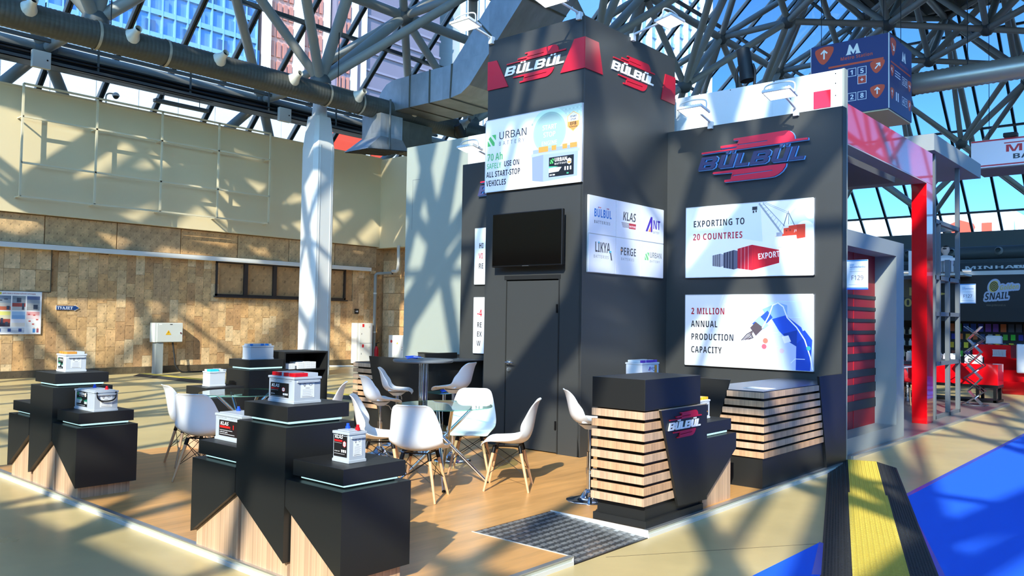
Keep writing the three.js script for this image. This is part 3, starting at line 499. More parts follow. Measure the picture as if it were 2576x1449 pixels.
// ---- LED flood lights on arms
const lampGlow = std('#ffffff', 0.3, 0, { emissive: '#f3fff6', emissiveIntensity: 6 }), lampCase = std('#e6e8e6', 0.4);
function floodLight(label, base, lamp, dirOut) {        // base: foot of the arm on the wall edge, lamp: middle of the head
  const t = thing('flood_light', label, 'flood light', base), L = V(...lamp).sub(V(...base)), out = V(...dirOut), sideV = V(-out.z, 0, out.x);
  obj('clamp', bx(-0.03, 0.03, -0.05, 0.04, -0.03, 0.03), lampCase, t);
  obj('arm', cyl(V(0, 0.03, 0), L.clone().add(V(0, 0.04, 0)).addScaledVector(out, -0.06), 0.014, 8, 0.014, false), lampCase, t);
  const head = new THREE.Group(); head.name = 'head'; head.position.copy(L); t.add(head);
  head.rotation.order = 'YXZ'; head.rotation.y = Math.atan2(out.x, out.z); head.rotation.x = -0.18;
  obj('housing', [rbx(-0.17, 0.17, 0.0, 0.035, -0.12, 0.12, 0.008), ...[-4, -3, -2, -1, 0, 1, 2, 3, 4].map((k) => bx(k * 0.034 - 0.004, k * 0.034 + 0.004, 0.03, 0.055, -0.09, 0.09))], lampCase, head);
  obj('bracket', [tube([[-0.175, 0.01, 0], [-0.178, 0.1, 0.03], [-0.12, 0.125, 0.04], [0.12, 0.125, 0.04], [0.178, 0.1, 0.03], [0.175, 0.01, 0]], 0.009, 24, 6)], lampCase, head);
  obj('lamp_glass', bx(-0.15, 0.15, -0.003, 0.001, -0.1, 0.1), lampGlow, head);
  const r = new THREE.RectAreaLight('#f4fff8', 14, 0.28, 0.19); r.name = 'flood_light_lamp'; r.position.set(0, -0.006, 0); r.rotation.x = -Math.PI / 2; head.add(r);
  return t;
}
floodLight('flood light on the left top edge of the tower', [T.x - 0.01, 5.12, -1.21], [0.06, 5.17, -1.21], [-1, 0, 0]);
floodLight('flood light cut by the top of the picture, above the tower corner', [T.x - 0.01, 5.12, 0.174], [0.0, 5.14, 0.174], [-1, 0, 0]);
floodLight('flood light on the right top edge of the tower', [1.553, 5.12, T.z + 0.01], [1.553, 5.19, 0.79], [0, 0, 1]);
floodLight('left flood light above the large back-lit logo', [WX - 0.01, 4.09, 0.882], [1.98, 4.17, 0.882], [-1, 0, 0]);
floodLight('right flood light above the large back-lit logo', [WX - 0.01, 4.09, 2.0], [1.95, 4.19, 2.0], [-1, 0, 0]);
floodLight('flood light above the half hidden black wall left of the tower', [WX - 0.01, 4.07, -2.9], [1.93, 4.15, -2.9], [-1, 0, 0]);
// ================================================================ product displays, batteries, counters
const ledMat = std('#dff2f2', 0.4, 0, { emissive: '#bfeff0', emissiveIntensity: 1.1 });
// one stepped display: three modules side by side, seen from the front; cut 1: apex left, low right; -1: low left, apex right; 0: straight
function productDisplay(label, pos, turn, mw, cuts, ledSides, heights = [0.595, 0.9, 0.595], only) {
  const t = thing('product_display', label, 'display stand', pos, turn), dep = 0.515;
  heights.forEach((h, k) => {
    if (only && !only.includes(k)) return;
    const a = k * mw, b = a + mw, zf = -k * 0.004, cut = cuts[k], lowL = cut === 1 ? 0.435 : 0.095, lowR = cut === -1 ? 0.435 : 0.095, e = 0.001;
    const m = new THREE.Group(); m.name = 'module'; t.add(m);
    obj('body', metric(prism([[a + e, lowL], [b - e, lowR], [b - e, h], [a + e, h]], dep).translate(0, 0, zf - dep)), M.black, m);
    obj('base', bx(a + 0.012, b - (k === heights.length - 1 ? 0.04 : 0.012), 0, 0.5, zf - dep + 0.04, zf - 0.04), M.wood, m);
    obj('neck', bx(a + 0.07, b - 0.07, h, h + 0.03, zf - dep + 0.07, zf - 0.07), M.blackMatt, m);
    obj('cap', rbx(a + (k ? 0.045 : 0.045), b - (k === heights.length - 1 ? 0.018 : 0.02), h + 0.03, h + 0.122, zf - dep + 0.03, zf - 0.02, 0.002), M.black, m);
    const led = [bx(a + 0.08, b - 0.06, h + 0.012, h + 0.03, zf - 0.066, zf - 0.056)];
    obj('light_strip', led, ledMat, m);
    if (ledSides) obj('light_strip', bx(b - 0.066, b - 0.056, h + 0.012, h + 0.03, zf - dep + 0.06, zf - 0.06), ledMat, m);
  });
  return t;
}
const TURN = -Math.PI / 2;                               // front looks to -x
productDisplay('nearest black and oak stepped display, carrying three batteries', [-4.257, 0, 0.487], TURN, 0.545, [-1, 1, 1], true);
productDisplay('left black and oak stepped display at the platform edge, carrying two batteries', [-4.257, 0, -3.012], TURN, 0.52, [-1, -1, 1], true);
// display at the far platform edge, turned a quarter: its back looks to +z
productDisplay('far black stepped display behind the left glass table', [-0.6, 0, -3.52], Math.PI, 0.545, [1, 1, -1], false, undefined, [1, 2]);
// lit strips on the far display's back, which is the side in view
{
  const far = scene.getObjectByName('product_display_002'), mw = 0.545;
  [[0.9, 1], [0.595, 2]].forEach(([h, k], n) => obj('light_strip', bx(k * mw + 0.05, (k + 1) * mw - 0.05, h + 0.01, h + 0.03, -0.462, -0.452), ledMat, far.children[n]));
  obj('light_strip', bx(2 * mw - 0.062, 2 * mw - 0.052, 0.91, 0.93, -0.45, -0.06), ledMat, far.children[0]);
}
// display beside the slatted counter, front to +z: low module and a tall one behind it
{
  const t = thing('product_display', 'black and oak display block beside the slatted logo counter', 'display stand', [-0.735, 0, 2.5]), w = 0.585, dep = 0.5;
  obj('body', metric(prism([[0, 0.077], [w, 0.444], [w, 0.585], [0, 0.585]], dep).translate(0, 0, -dep)), M.black, t);
  obj('base', bx(0.012, w - 0.05, 0, 0.5, -dep + 0.04, -0.03), M.wood, t);
  obj('neck', bx(0.07, w - 0.07, 0.585, 0.615, -dep + 0.07, -0.07), M.blackMatt, t);
  obj('cap', rbx(0.03, w - 0.06, 0.615, 0.713, -dep + 0.03, -0.02, 0.002), M.black, t);
  for (const [a, b] of [[0.06, 0.28], [0.286, 0.5]]) obj('light_strip', bx(a, b, 0.592, 0.613, -0.062, -0.05), ledMat, t);
  obj('tall_body', bx(0.0, w - 0.04, 0.095, 0.9, -1.03, -dep - 0.002), M.black, t); obj('tall_base', bx(0.02, w - 0.08, 0, 0.1, -1.0, -dep - 0.03), M.wood, t); obj('tall_cap', rbx(0.03, w - 0.07, 0.93, 1.02, -1.01, -dep - 0.03, 0.002), M.black, t); obj('tall_neck', bx(0.08, w - 0.12, 0.9, 0.93, -0.96, -dep - 0.08), M.blackMatt, t);
}

// ---------------------------------------------------------------- batteries
const label = (w, h, f) => printMat(canvasTex(w, h, f), 0.4);
const klasPrint = label(256, 200, (c, w, h) => { c.fillStyle = '#1d1b1c'; c.fillRect(0, 0, w, h); c.fillStyle = '#e9eaec'; c.fillRect(0, h - 8, w, 8); txt(c, 'KLAS', 12, 58, 58, { color: '#f5f5f5', skew: 0.14, sx: 0.82 }); fillPoly(c, [[8, 70], [118, 70], [112, 88], [8, 88]], '#c61d22'); c.fillStyle = '#9a9a9c'; c.fillRect(8, 98, 100, 5); txt(c, '60 Ah', 10, 158, 20, { color: '#d8d8da' }); c.fillStyle = '#bdbdbf'; c.fillRect(8, 178, 190, 5); fillPoly(c, [[160, 66], [182, 54], [204, 66], [204, 104], [182, 118], [160, 104]], '#c61d22'); fillPoly(c, [[165, 69], [182, 60], [199, 69], [199, 101], [182, 112], [165, 101]], '#eceded'); c.fillStyle = '#33363a'; c.fillRect(172, 76, 20, 5); c.fillRect(174, 88, 16, 5); for (let i = 0; i < 3; i++) { c.fillStyle = '#e6e8ea'; c.fillRect(176 + i * 24, 134, 20, 26); } });
const klasTall = label(200, 256, (c, w, h) => { c.fillStyle = '#1d1b1c'; c.fillRect(0, 0, w, h); txt(c, 'KLAS', 12, 56, 60, { color: '#f5f5f5', skew: 0.14, sx: 0.86 }); fillPoly(c, [[8, 70], [130, 70], [124, 92], [8, 92]], '#c61d22'); c.fillStyle = '#9a9a9c'; c.fillRect(8, 102, 110, 5); fillPoly(c, [[136, 88], [160, 74], [184, 88], [184, 132], [160, 148], [136, 132]], '#c61d22'); fillPoly(c, [[142, 92], [160, 81], [178, 92], [178, 129], [160, 140], [142, 129]], '#eceded'); for (let i = 0; i < 3; i++) { c.fillStyle = '#33363a'; c.fillRect(150, 96 + i * 11, 20, 5); c.fillStyle = '#e6e8ea'; fillPoly(c, [[112 + i * 26, 176], [132 + i * 26, 176], [132 + i * 26, 206], [116 + i * 26, 206]], '#e6e8ea'); } txt(c, '45 Ah 12V', 12, 204, 17, { color: '#d8d8da' }); c.fillStyle = '#bdbdbf'; c.fillRect(8, 222, 160, 5); });
const klasRed = label(256, 190, (c, w, h) => { c.fillStyle = '#241c1c'; c.fillRect(0, 0, w, h); txt(c, 'KLAS', 12, 60, 60, { color: '#f5f5f5', skew: 0.14, sx: 0.8 }); fillPoly(c, [[8, 68], [140, 68], [130, 94], [8, 94]], '#d81f1b'); txt(c, 'c', 134, 98, 50, { color: '#d81f1b' }); c.fillStyle = '#d81f1b'; c.fillRect(186, 46, 12, 54); c.fillStyle = '#c8c8ca'; c.fillRect(10, 118, 170, 7); txt(c, 'yüksek güç', 10, 150, 20, { color: '#e2e2e4' }); c.fillRect(10, 164, 200, 7); });
const urbanPrint = label(256, 200, (c, w, h) => { c.fillStyle = '#14181a'; c.fillRect(0, 0, w, h); urbanMark(c, 10, 14, 40, '#42c163'); txt(c, 'URBAN', 56, 48, 42, { color: '#f2f4f4', sx: 0.9 }); txt(c, 'BATTERY', 58, 70, 18, { color: '#e2e6e6', gap: 6 }); fillPoly(c, [[0, 96], [110, 84], [150, 120], [60, 140], [0, 132]], '#2f8f66'); fillPoly(c, [[0, 110], [130, 112], [100, 160], [0, 164]], '#b7bfc0'); fillPoly(c, [[170, 120], [256, 96], [256, 150], [190, 160]], '#1f6e58'); fillPoly(c, [[190, 26], [210, 16], [230, 26], [230, 60], [210, 72], [190, 60]], '#e8e4d8'); c.fillStyle = '#b9843f'; c.fillRect(196, 46, 28, 10); for (let i = 0; i < 3; i++) { c.fillStyle = '#dfe6e6'; c.fillRect(188 + i * 22, 130, 14, 34); } c.fillStyle = '#c9cfd0'; c.fillRect(8, 182, 200, 6); });
const antPrint = label(220, 200, (c, w, h) => { c.fillStyle = '#e4e6ea'; c.fillRect(0, 0, w, h); fillPoly(c, [[10, 88], [46, 24], [60, 24], [60, 88], [48, 88], [48, 48], [26, 88]], '#3f1f9e'); fillPoly(c, [[28, 88], [48, 60], [48, 88]], '#e88b55'); txt(c, 'NT', 64, 74, 52, { color: '#3f1f9e', sx: 0.86 }); c.fillStyle = '#f0a02c'; c.fillRect(160, 0, 60, 200); c.strokeStyle = '#6c6f76'; c.lineWidth = 8; c.beginPath(); c.arc(150, 70, 26, 0, 7); c.stroke(); });
const yellowPrint = label(200, 256, (c, w, h) => { c.fillStyle = '#e9eaec'; c.fillRect(0, 0, w, h); fillPoly(c, [[0, 150], [200, 60], [200, 256], [0, 256]], '#25282d'); c.strokeStyle = '#8d9096'; c.lineWidth = 9; c.beginPath(); c.arc(130, 78, 32, 0, 7); c.stroke(); txt(c, 'G', 116, 92, 40, { color: '#33363a' }); c.fillStyle = '#eaa61f'; c.fillRect(20, 178, 160, 26); c.fillStyle = '#c9ccd0'; c.fillRect(24, 216, 120, 12); });
const infoPrint = label(160, 200, (c, w, h) => { c.fillStyle = '#ebebe9'; c.fillRect(0, 0, w, h); c.strokeStyle = '#55585c'; c.lineWidth = 5; c.beginPath(); c.arc(116, 32, 16, 0, 7); c.stroke(); c.strokeRect(36, 18, 20, 26); fillPoly(c, [[38, 48], [56, 48], [47, 62]], '#55585c'); txt(c, 'ZAMJAJ', 80, 82, 14, { align: 'center', color: '#44474b' }); for (let i = 0; i < 8; i++) { c.fillStyle = '#9b9da0'; c.fillRect(i < 6 ? 24 : 14, 96 + i * 12, i % 2 ? 96 : 118, 3); } c.fillStyle = '#66686c'; c.fillRect(20, 186, 120, 5); });
// long side looks to local +z, length along local x; parts: case, lid, caps or terminals, labels
function battery(name, lbl, pos, turn, L, W, Hh, o) {
  const t = thing(name, lbl, 'battery', pos, turn, o.group), c = o.mat ?? M.batt, l = L / 2, w = W / 2;
  obj('case', [rbx(-l, l, 0, Hh * 0.8, -w, w, 0.004), rbx(-l - 0.004, l + 0.004, 0, 0.018, -w - 0.004, w + 0.004, 0.003)], c, t);
  const lid = obj('lid', [rbx(-l - 0.005, l + 0.005, Hh * 0.8, Hh * 0.88, -w - 0.005, w + 0.005, 0.003)], c, t);
  if (o.stepped) {
    obj('top_plate', [rbx(-l + 0.012, l - 0.012, Hh * 0.88, Hh, -w + 0.012, w - 0.03, 0.003)], c, lid);
    for (const [a, b, d] of o.caps) obj('cap', rbx(a * l, b * l, Hh * 0.88, Hh * 1.004, d === 1 ? -0.01 : w - 0.032, w - 0.012, 0.003), o.capMat, lid);
    obj('vent', cyl(V(l - 0.05, Hh, 0), V(l - 0.05, Hh + 0.002, 0), 0.006, 10, 0.006, false), M.darkSteel, lid);
  } else {
    obj('top_plate', rbx(-l + 0.02, l - 0.02, Hh * 0.88, Hh * 0.91, -w + 0.015, w - 0.015, 0.003), c, lid);
    [[-1, M.capBlue], [1, M.capRed]].forEach(([s, mm]) => obj('terminal_cap', [cyl(V(s * l * 0.62, Hh * 0.9, -w * 0.35), V(s * l * 0.62, Hh * 1.06, -w * 0.35), 0.011, 12, 0.009, false), cyl(V(s * l * 0.62, Hh * 0.9, -w * 0.35), V(s * l * 0.62, Hh * 0.98, -w * 0.35), 0.015, 12, 0.014, false)], mm, lid));
  }
  if (o.front) { const [fw, fh, fx] = o.fit ?? [L * 0.72, Hh * 0.5, -L * 0.06]; obj('label', faceZ(fx - fw / 2, fx + fw / 2, Hh * 0.16, Hh * 0.16 + fh, w + 0.0012), o.front, t); }
  obj('info_label', new THREE.PlaneGeometry(W * 0.52, Hh * 0.52).rotateY(Math.PI / 2).translate(l + 0.0012, Hh * 0.45, 0), infoPrint, t);
  const ribs = []; for (let k = -3; k <= 3; k++) if (k) ribs.push(bx(k * L * 0.12 - L * 0.045, k * L * 0.12 + L * 0.045, Hh * 0.755, Hh * 0.77, w, w + 0.003)); ribs.push(bx(l, l + 0.012, Hh * 0.70, Hh * 0.76, -w * 0.8, w * 0.8));
  tag(obj('rib', ribs, c, t), null, null, null, 'stuff');
  if (o.handle) obj('handle', [tube([[l + 0.003, Hh * 0.84, -w * 0.8], [l + 0.012, Hh * 0.6, -w * 0.75], [l + 0.016, Hh * 0.48, -w * 0.5], [l + 0.016, Hh * 0.48, w * 0.5], [l + 0.012, Hh * 0.6, w * 0.75], [l + 0.003, Hh * 0.84, w * 0.8]], 0.006, 28, 6)], M.darkSteel, t);
  return t;
}
const capsRed = [[-1.0 + 0.1, -0.62], [-0.55, -0.3], [0.02, 0.26], [0.45, 0.92, 1]];
battery('car_battery', 'silver KLAS battery with red caps on the tallest block of the nearest display', [-4.02, 1.022, 1.315], TURN, 0.278, 0.2, 0.19, { stepped: true, caps: capsRed, capMat: M.capRed, front: klasPrint });
battery('car_battery', 'narrow tall KLAS battery with blue and red terminal caps on the nearest display', [-4.03, 0.717, 1.9], TURN, 0.15, 0.125, 0.205, { front: klasTall, fit: [0.125, 0.135, -0.004] });
battery('car_battery', 'KLAS battery partly hidden by the tallest block of the nearest display', [-4.04, 0.717, 0.735], TURN, 0.33, 0.2, 0.205, { front: klasRed, fit: [0.24, 0.105, 0.005] });
battery('car_battery', 'silver URBAN battery with black carrying handle on the left display', [-4.0, 0.717, -1.69], TURN, 0.4, 0.2, 0.2, { front: urbanPrint, fit: [0.22, 0.13, -0.05], handle: true });
battery('car_battery', 'pale URBAN battery with orange caps on the tallest block of the left display', [-4.0, 1.022, -2.245], TURN, 0.2, 0.18, 0.185, { stepped: true, caps: [[-0.9, -0.5], [-0.3, 0], [0.2, 0.9, 1]], capMat: std('#d9963f', 0.4), front: urbanPrint, fit: [0.11, 0.1, -0.015], mat: M.battLight });
battery('car_battery', 'silver battery with blue caps on the tall block of the far display', [-1.45, 1.022, -3.2], 0, 0.32, 0.18, 0.19, { stepped: true, caps: [[-0.95, -0.75], [-0.05, 0.2], [0.35, 0.6]], capMat: std('#1f6cb8', 0.4) });
battery('car_battery', 'pale battery with cyan caps on the low block of the far display', [-2.0, 0.717, -3.25], 0, 0.2, 0.16, 0.2, { stepped: true, caps: [[-0.9, 0.2, 1]], capMat: std('#2cc3cf', 0.4), mat: M.battLight });
battery('car_battery', 'white ANT battery with purple caps behind the slatted logo counter', [-0.52, 1.022, 1.74], TURN, 0.29, 0.175, 0.19, { stepped: true, caps: [[-0.9, -0.45], [-0.2, 0.1], [0.2, 0.5], [0.6, 0.95]], capMat: std('#6a3fae', 0.4), front: antPrint, fit: [0.16, 0.115, 0.03], mat: std('#dcdee0', 0.4) }).rotation.y = TURN + Math.PI / 2;
battery('car_battery', 'white battery with yellow caps on the block beside the logo counter', [-0.47, 0.715, 2.26], TURN + Math.PI / 2, 0.21, 0.175, 0.19, { stepped: true, caps: [[-0.6, -0.2], [0.05, 0.3], [0.4, 0.95, 1]], capMat: std('#e9b41d', 0.4), front: yellowPrint, fit: [0.11, 0.13, 0.02], mat: std('#dcdee0', 0.4) });

// ---------------------------------------------------------------- slatted counters
// near counter with the logo panel
{
  const t = thing('reception_counter', 'black reception counter with nine oak slats and a logo panel', 'counter', [-1.7, 0, 2.03]), L = 0.9, D = 0.488;
  obj('plinth', bx(0, L, 0, 0.058, 0, D), M.blackMatt, t);
  obj('lower_body', bx(0.025, L - 0.035, 0.058, 0.2, 0.025, D - 0.025), M.black, t);
  obj('core', bx(0.02, L - 0.06, 0.2, 0.89, 0.02, D - 0.03), M.blackMatt, t);
  obj('top', rbx(-0.03, L - 0.06, 0.89, 1.128, 0.0, D, 0.003), M.black, t);
  const pitch = 0.0814;
  for (let k = 0; k < 9; k++) {
    const y = 0.172 + k * pitch; const m = k % 2 ? M.woodLight : M.wood, edge = 0.46 - (8 - k) * 0 + 0;
    const xr = 0.165 + 0.27 * (0.885 - y) / 0.77 + 0.02;
    const s = new THREE.Group(); s.name = 'slat'; t.add(s);
    obj('front_board', rbx(-0.035, -0.012, y, y + 0.057, 0.0, D - 0.001, 0.002), m, s); obj('side_board', rbx(-0.012, xr + 0.01, y, y + 0.057, D - 0.024, D - 0.001, 0.002), m, s);
  }
  const px = (x) => x + 1.7;
  obj('logo_panel', metric(prism([[px(-1.538), 0.885], [px(-1.265), 0.112], [px(-0.785), 0.092], [px(-0.796), 0.882]], 0.022).translate(0, 0, D + 0.006)), M.black, t);
  obj('panel_edge', bx(px(-1.538), px(-0.796), 0.884, 0.889, D + 0.006, D + 0.029), std('#9a8d7c', 0.5), t);
}
logoSign('logo_sign', 'small red and white BÜLBÜL logo on the front of the slatted counter', 0.513, [-1.166, 0.753, 2.548], 0, { red: std('#c2172b', 0.35), text: logoWhite }, 0.01);
// counter by the black wall, and its twin at the far edge
function sideCounter(label, z, mirror) {                  // mirror: -1 runs towards -z
  const t = thing('info_counter', label, 'counter', [0.38, 0, z]), s = mirror, X1 = 2.068, D = 0.62, zz = (a, b) => (s > 0 ? [-b, -a] : [a, b]), B = (x0, x1, y0, y1, a, b) => { const [p, q] = zz(a, b); return bx(x0, x1, y0, y1, p, q); };
  obj('base', B(0, X1, 0, 0.285, 0, D), M.black, t);
  obj('core', B(0.03, X1 - 0.01, 0.285, 0.9, 0.03, D - 0.05), M.blackMatt, t);
  obj('top', B(-0.005, X1 - 0.01, 0.905, 0.92, -0.002, D + 0.05), std('#3b4048', 0.3), t);
  for (let k = 0; k < 8; k++) {
    const y = 0.29 + k * 0.0806, m = k % 2 ? M.wood : M.woodLight, xr = 1.36 + 0.15 * (0.91 - y) / 0.62, zr = 0.345 + 0.11 * (0.91 - y) / 0.38, g = new THREE.Group(); g.name = 'slat'; t.add(g);
    obj('long_board', B(-0.02, xr, y, y + 0.055, -0.02, 0.002), m, g); obj('end_board', B(-0.02, 0.002, y, y + 0.055, 0.002, Math.min(zr, D)), m, g);
  }
  const zf = s > 0 ? 0.012 : -0.012;
  obj('slanted_panel', metric(prism([[1.365, 1.005], [1.6, 0.0], [X1, 0.0], [X1, 1.006]], 0.025).translate(0, 0, s > 0 ? 0 : -0.025)), M.black, t);
  const shp = s > 0 ? [[-0.33, 1.014], [-0.5, 0.4], [-0.62, 0.0], [-1.0, 0.0], [-1.0, 1.014]] : [[0.33, 1.014], [0.5, 0.4], [0.62, 0.0], [1.45, 0.0], [1.45, 1.014]];
  obj('slanted_panel', metric(prism(shp, 0.025).applyMatrix4(new THREE.Matrix4().makeBasis(V(0, 0, 1), V(0, 1, 0), V(-1, 0, 0))).translate(0, 0, 0)), M.black, t);
  return t;
}
sideCounter('black counter with eight oak slats below the robot arm light box', 2.515, 1);
sideCounter('black counter with oak slats at the far left of the stand', -3.6, -1);
tag(obj('paper_sheet', bx(0.62, 0.83, 0.9205, 0.9225, 2.2, 2.45), M.paper), 'white sheet of paper on the counter below the robot arm light box', 'paper');

// open black shelf cabinet with papers
{
  const t = thing('shelf_cabinet', 'open black shelf cabinet beside the far display', 'cabinet', [-0.85, 0, -3.3]), w = 0.33, d = 0.26;
  obj('top', bx(-w, w, 1.09, 1.11, -d, d), M.black, t); obj('side', bx(-w, -w + 0.02, 0, 1.09, -d, d), M.black, t); obj('side', bx(w - 0.02, w, 0, 1.09, -d, d), M.black, t); obj('back', bx(-w + 0.02, w - 0.02, 0, 1.09, -d, -d + 0.02), M.blackMatt, t); obj('shelf', bx(-w + 0.02, w - 0.02, 0.87, 0.888, -d + 0.02, d - 0.01), M.black, t); obj('shelf', bx(-w + 0.02, w - 0.02, 0.45, 0.468, -d + 0.02, d - 0.01), M.black, t);
  const news = label(128, 96, (c, ww, hh) => { c.fillStyle = '#e5e5e3'; c.fillRect(0, 0, ww, hh); for (let i = 0; i < 9; i++) { c.fillStyle = '#a9aaac'; c.fillRect(8 + (i % 3) * 40, 10 + Math.floor(i / 3) * 28, 34, 3); c.fillRect(8 + (i % 3) * 40, 18 + Math.floor(i / 3) * 28, 26, 3); } });
  [[-0.28, 0.07, 0.13], [-0.1, 0.085, 0.09], [0.0, 0.09, 0.085], [0.09, 0.085, 0.08]].forEach(([x, h, ww], i) => { const p = thing('leaflet_stack', ['wide stack of white leaflets at the left end of the open black shelf', 'second stack of white leaflets from the left on the open black shelf', 'third stack of white leaflets from the left on the open black shelf', 'rightmost stack of white leaflets on the open black shelf'][i], 'leaflets', [-0.85 + x, 0.889, -3.16], 0, 'leaflet stacks on the black shelf'); obj('pile', bx(0, ww * 1.05, 0, h, -0.1, 0.08), M.paper, p); obj('top_sheet', faceZ(0.002, ww * 1.05 - 0.002, 0.002, h - 0.002, 0.0812), news, p); });
}
// ================================================================ chairs, tables, stools
// moulded seat shell from profile rows [forward, height, half width, lift of the sides, wrap of the sides forward]
function shellGeo(rows, nr = 30, nc = 16, th = 0.007) {
  const cv = (k) => new THREE.CatmullRomCurve3(rows.map((r) => V(r[k[0]], r[k[1]], r[k[2] ?? k[1]])), false, 'centripetal');
  const a = new THREE.CatmullRomCurve3(rows.map((r) => V(r[0], r[1], r[2]))), b = new THREE.CatmullRomCurve3(rows.map((r) => V(r[3], r[4], 0)));
  const P = []; for (let i = 0; i <= nr; i++) { const s = i / nr, p = a.getPoint(s), q = b.getPoint(s), line = []; for (let j = 0; j <= nc; j++) { const t = -1 + 2 * j / nc, u = Math.sin(t * Math.PI / 2) * 0.35 + t * 0.65, e = Math.pow(Math.abs(u), 2.4); line.push(V(p.z * u, p.y + q.x * e, p.x + q.y * e)); } P.push(line); }
  const Nn = P.map((l, i) => l.map((p, j) => { const du = P[Math.min(i + 1, nr)][j].clone().sub(P[Math.max(i - 1, 0)][j]), dv = P[i][Math.min(j + 1, nc)].clone().sub(P[i][Math.max(j - 1, 0)]); return du.cross(dv).normalize(); }));
  const pos = [], idx = [], n1 = nc + 1, id = (s, i, j) => s * (nr + 1) * n1 + i * n1 + j;
  for (const s of [0, 1]) for (let i = 0; i <= nr; i++) for (let j = 0; j <= nc; j++) { const p = P[i][j].clone().addScaledVector(Nn[i][j], s ? th : 0); pos.push(p.x, p.y, p.z); }
  for (let i = 0; i < nr; i++) for (let j = 0; j < nc; j++) { idx.push(id(0, i, j), id(0, i, j + 1), id(0, i + 1, j), id(0, i, j + 1), id(0, i + 1, j + 1), id(0, i + 1, j)); idx.push(id(1, i, j), id(1, i + 1, j), id(1, i, j + 1), id(1, i, j + 1), id(1, i + 1, j), id(1, i + 1, j + 1)); }
  const rim = (a1, b1) => idx.push(id(0, ...a1), id(1, ...a1), id(0, ...b1), id(0, ...b1), id(1, ...a1), id(1, ...b1));
  for (let j = 0; j < nc; j++) { rim([0, j], [0, j + 1]); rim([nr, j + 1], [nr, j]); } for (let i = 0; i < nr; i++) { rim([i + 1, 0], [i, 0]); rim([i, nc], [i + 1, nc]); }
  const g = new THREE.BufferGeometry(); g.setAttribute('position', new THREE.Float32BufferAttribute(pos, 3)); g.setIndex(idx); g.computeVertexNormals(); return g;
}
const shellMat = M.whiteShell.clone(); shellMat.side = THREE.DoubleSide;
const SIDE_ROWS = [[0.238, 0.402, 0.15, 0, 0], [0.232, 0.428, 0.2, 0, 0], [0.18, 0.447, 0.228, 0.012, 0], [0.08, 0.437, 0.238, 0.03, 0], [-0.03, 0.425, 0.241, 0.05, 0], [-0.12, 0.43, 0.241, 0.07, 0.01], [-0.18, 0.46, 0.239, 0.075, 0.045], [-0.213, 0.52, 0.235, 0.05, 0.085], [-0.232, 0.6, 0.226, 0.02, 0.095], [-0.248, 0.69, 0.21, 0, 0.075], [-0.264, 0.765, 0.19, 0, 0.05], [-0.282, 0.815, 0.165, 0, 0.03], [-0.298, 0.834, 0.125, 0, 0.015]];
const sideShell = shellGeo(SIDE_ROWS);
const faceTo = (fx, fz) => Math.atan2(fx, fz);
function sideChair(lbl, x, z, fx, fz, group) {
  const t = thing('side_chair', lbl, 'chair', [x, 0, z], faceTo(fx, fz), group);
  obj('seat_shell', sideShell, shellMat, t);
  obj('underframe', [bar(V(-0.1, 0.402, 0.11), V(0.1, 0.402, 0.11), 0.02, 0.012), bar(V(-0.1, 0.402, -0.11), V(0.1, 0.402, -0.11), 0.02, 0.012), bar(V(-0.1, 0.4, -0.11), V(-0.1, 0.4, 0.11), 0.02, 0.012), bar(V(0.1, 0.4, -0.11), V(0.1, 0.4, 0.11), 0.02, 0.012)].map(plainSet), M.darkSteel, t);
  const top = (sx, sz) => V(sx * 0.115, 0.405, sz * 0.115), foot = (sx, sz) => V(sx * 0.205, 0, sz * 0.205 - 0.005), mid = (sx, sz, k) => top(sx, sz).lerp(foot(sx, sz), k);
  for (const sx of [-1, 1]) for (const sz of [-1, 1]) { const l = obj('leg', cyl(top(sx, sz), foot(sx, sz), 0.017, 12, 0.0105, false), M.beech, t); l.geometry = cyl(foot(sx, sz), top(sx, sz), 0.0105, 12, 0.017, false); obj('bracket', cyl(top(sx, sz), mid(sx, sz, 0.16), 0.0185, 10), M.darkSteel, l); }
  const rod = (p, q) => obj('rod', cyl(p, q, 0.0032, 6), M.darkSteel, t);
  for (const s of [-1, 1]) { rod(mid(-1, s, 0.12), mid(1, s, 0.62)); rod(mid(1, s, 0.12), mid(-1, s, 0.62)); rod(mid(s, -1, 0.12), mid(s, 1, 0.62)); rod(mid(s, 1, 0.12), mid(s, -1, 0.62)); }
  return t;
}
const G1 = 'white shell chairs round the glass tables';
sideChair('white shell chair with its back to the camera at the middle glass table', -2.15, 0.5, 0.87, -0.49, G1);
sideChair('white shell chair seen from the side, right of the middle glass table', -1.283, 0.77, -0.57, -0.82, G1);
sideChair('white shell chair facing the camera behind the middle glass table', -0.98, 0.0, -0.8, 0.6, G1);
sideChair('white shell chair in profile at the left of the middle glass table', -1.97, -0.24, 0.72, 0.69, G1);
sideChair('white shell chair with its back to the camera at the left glass table', -3.04, -1.53, 0.86, -0.5, G1);
sideChair('white shell chair behind the nearest chair of the left glass table', -2.72, -2.4, 0.95, 0.2, G1);
sideChair('white shell chair turned away, half hidden by the big KLAS battery', -1.5, -1.85, -0.75, -0.66, G1);

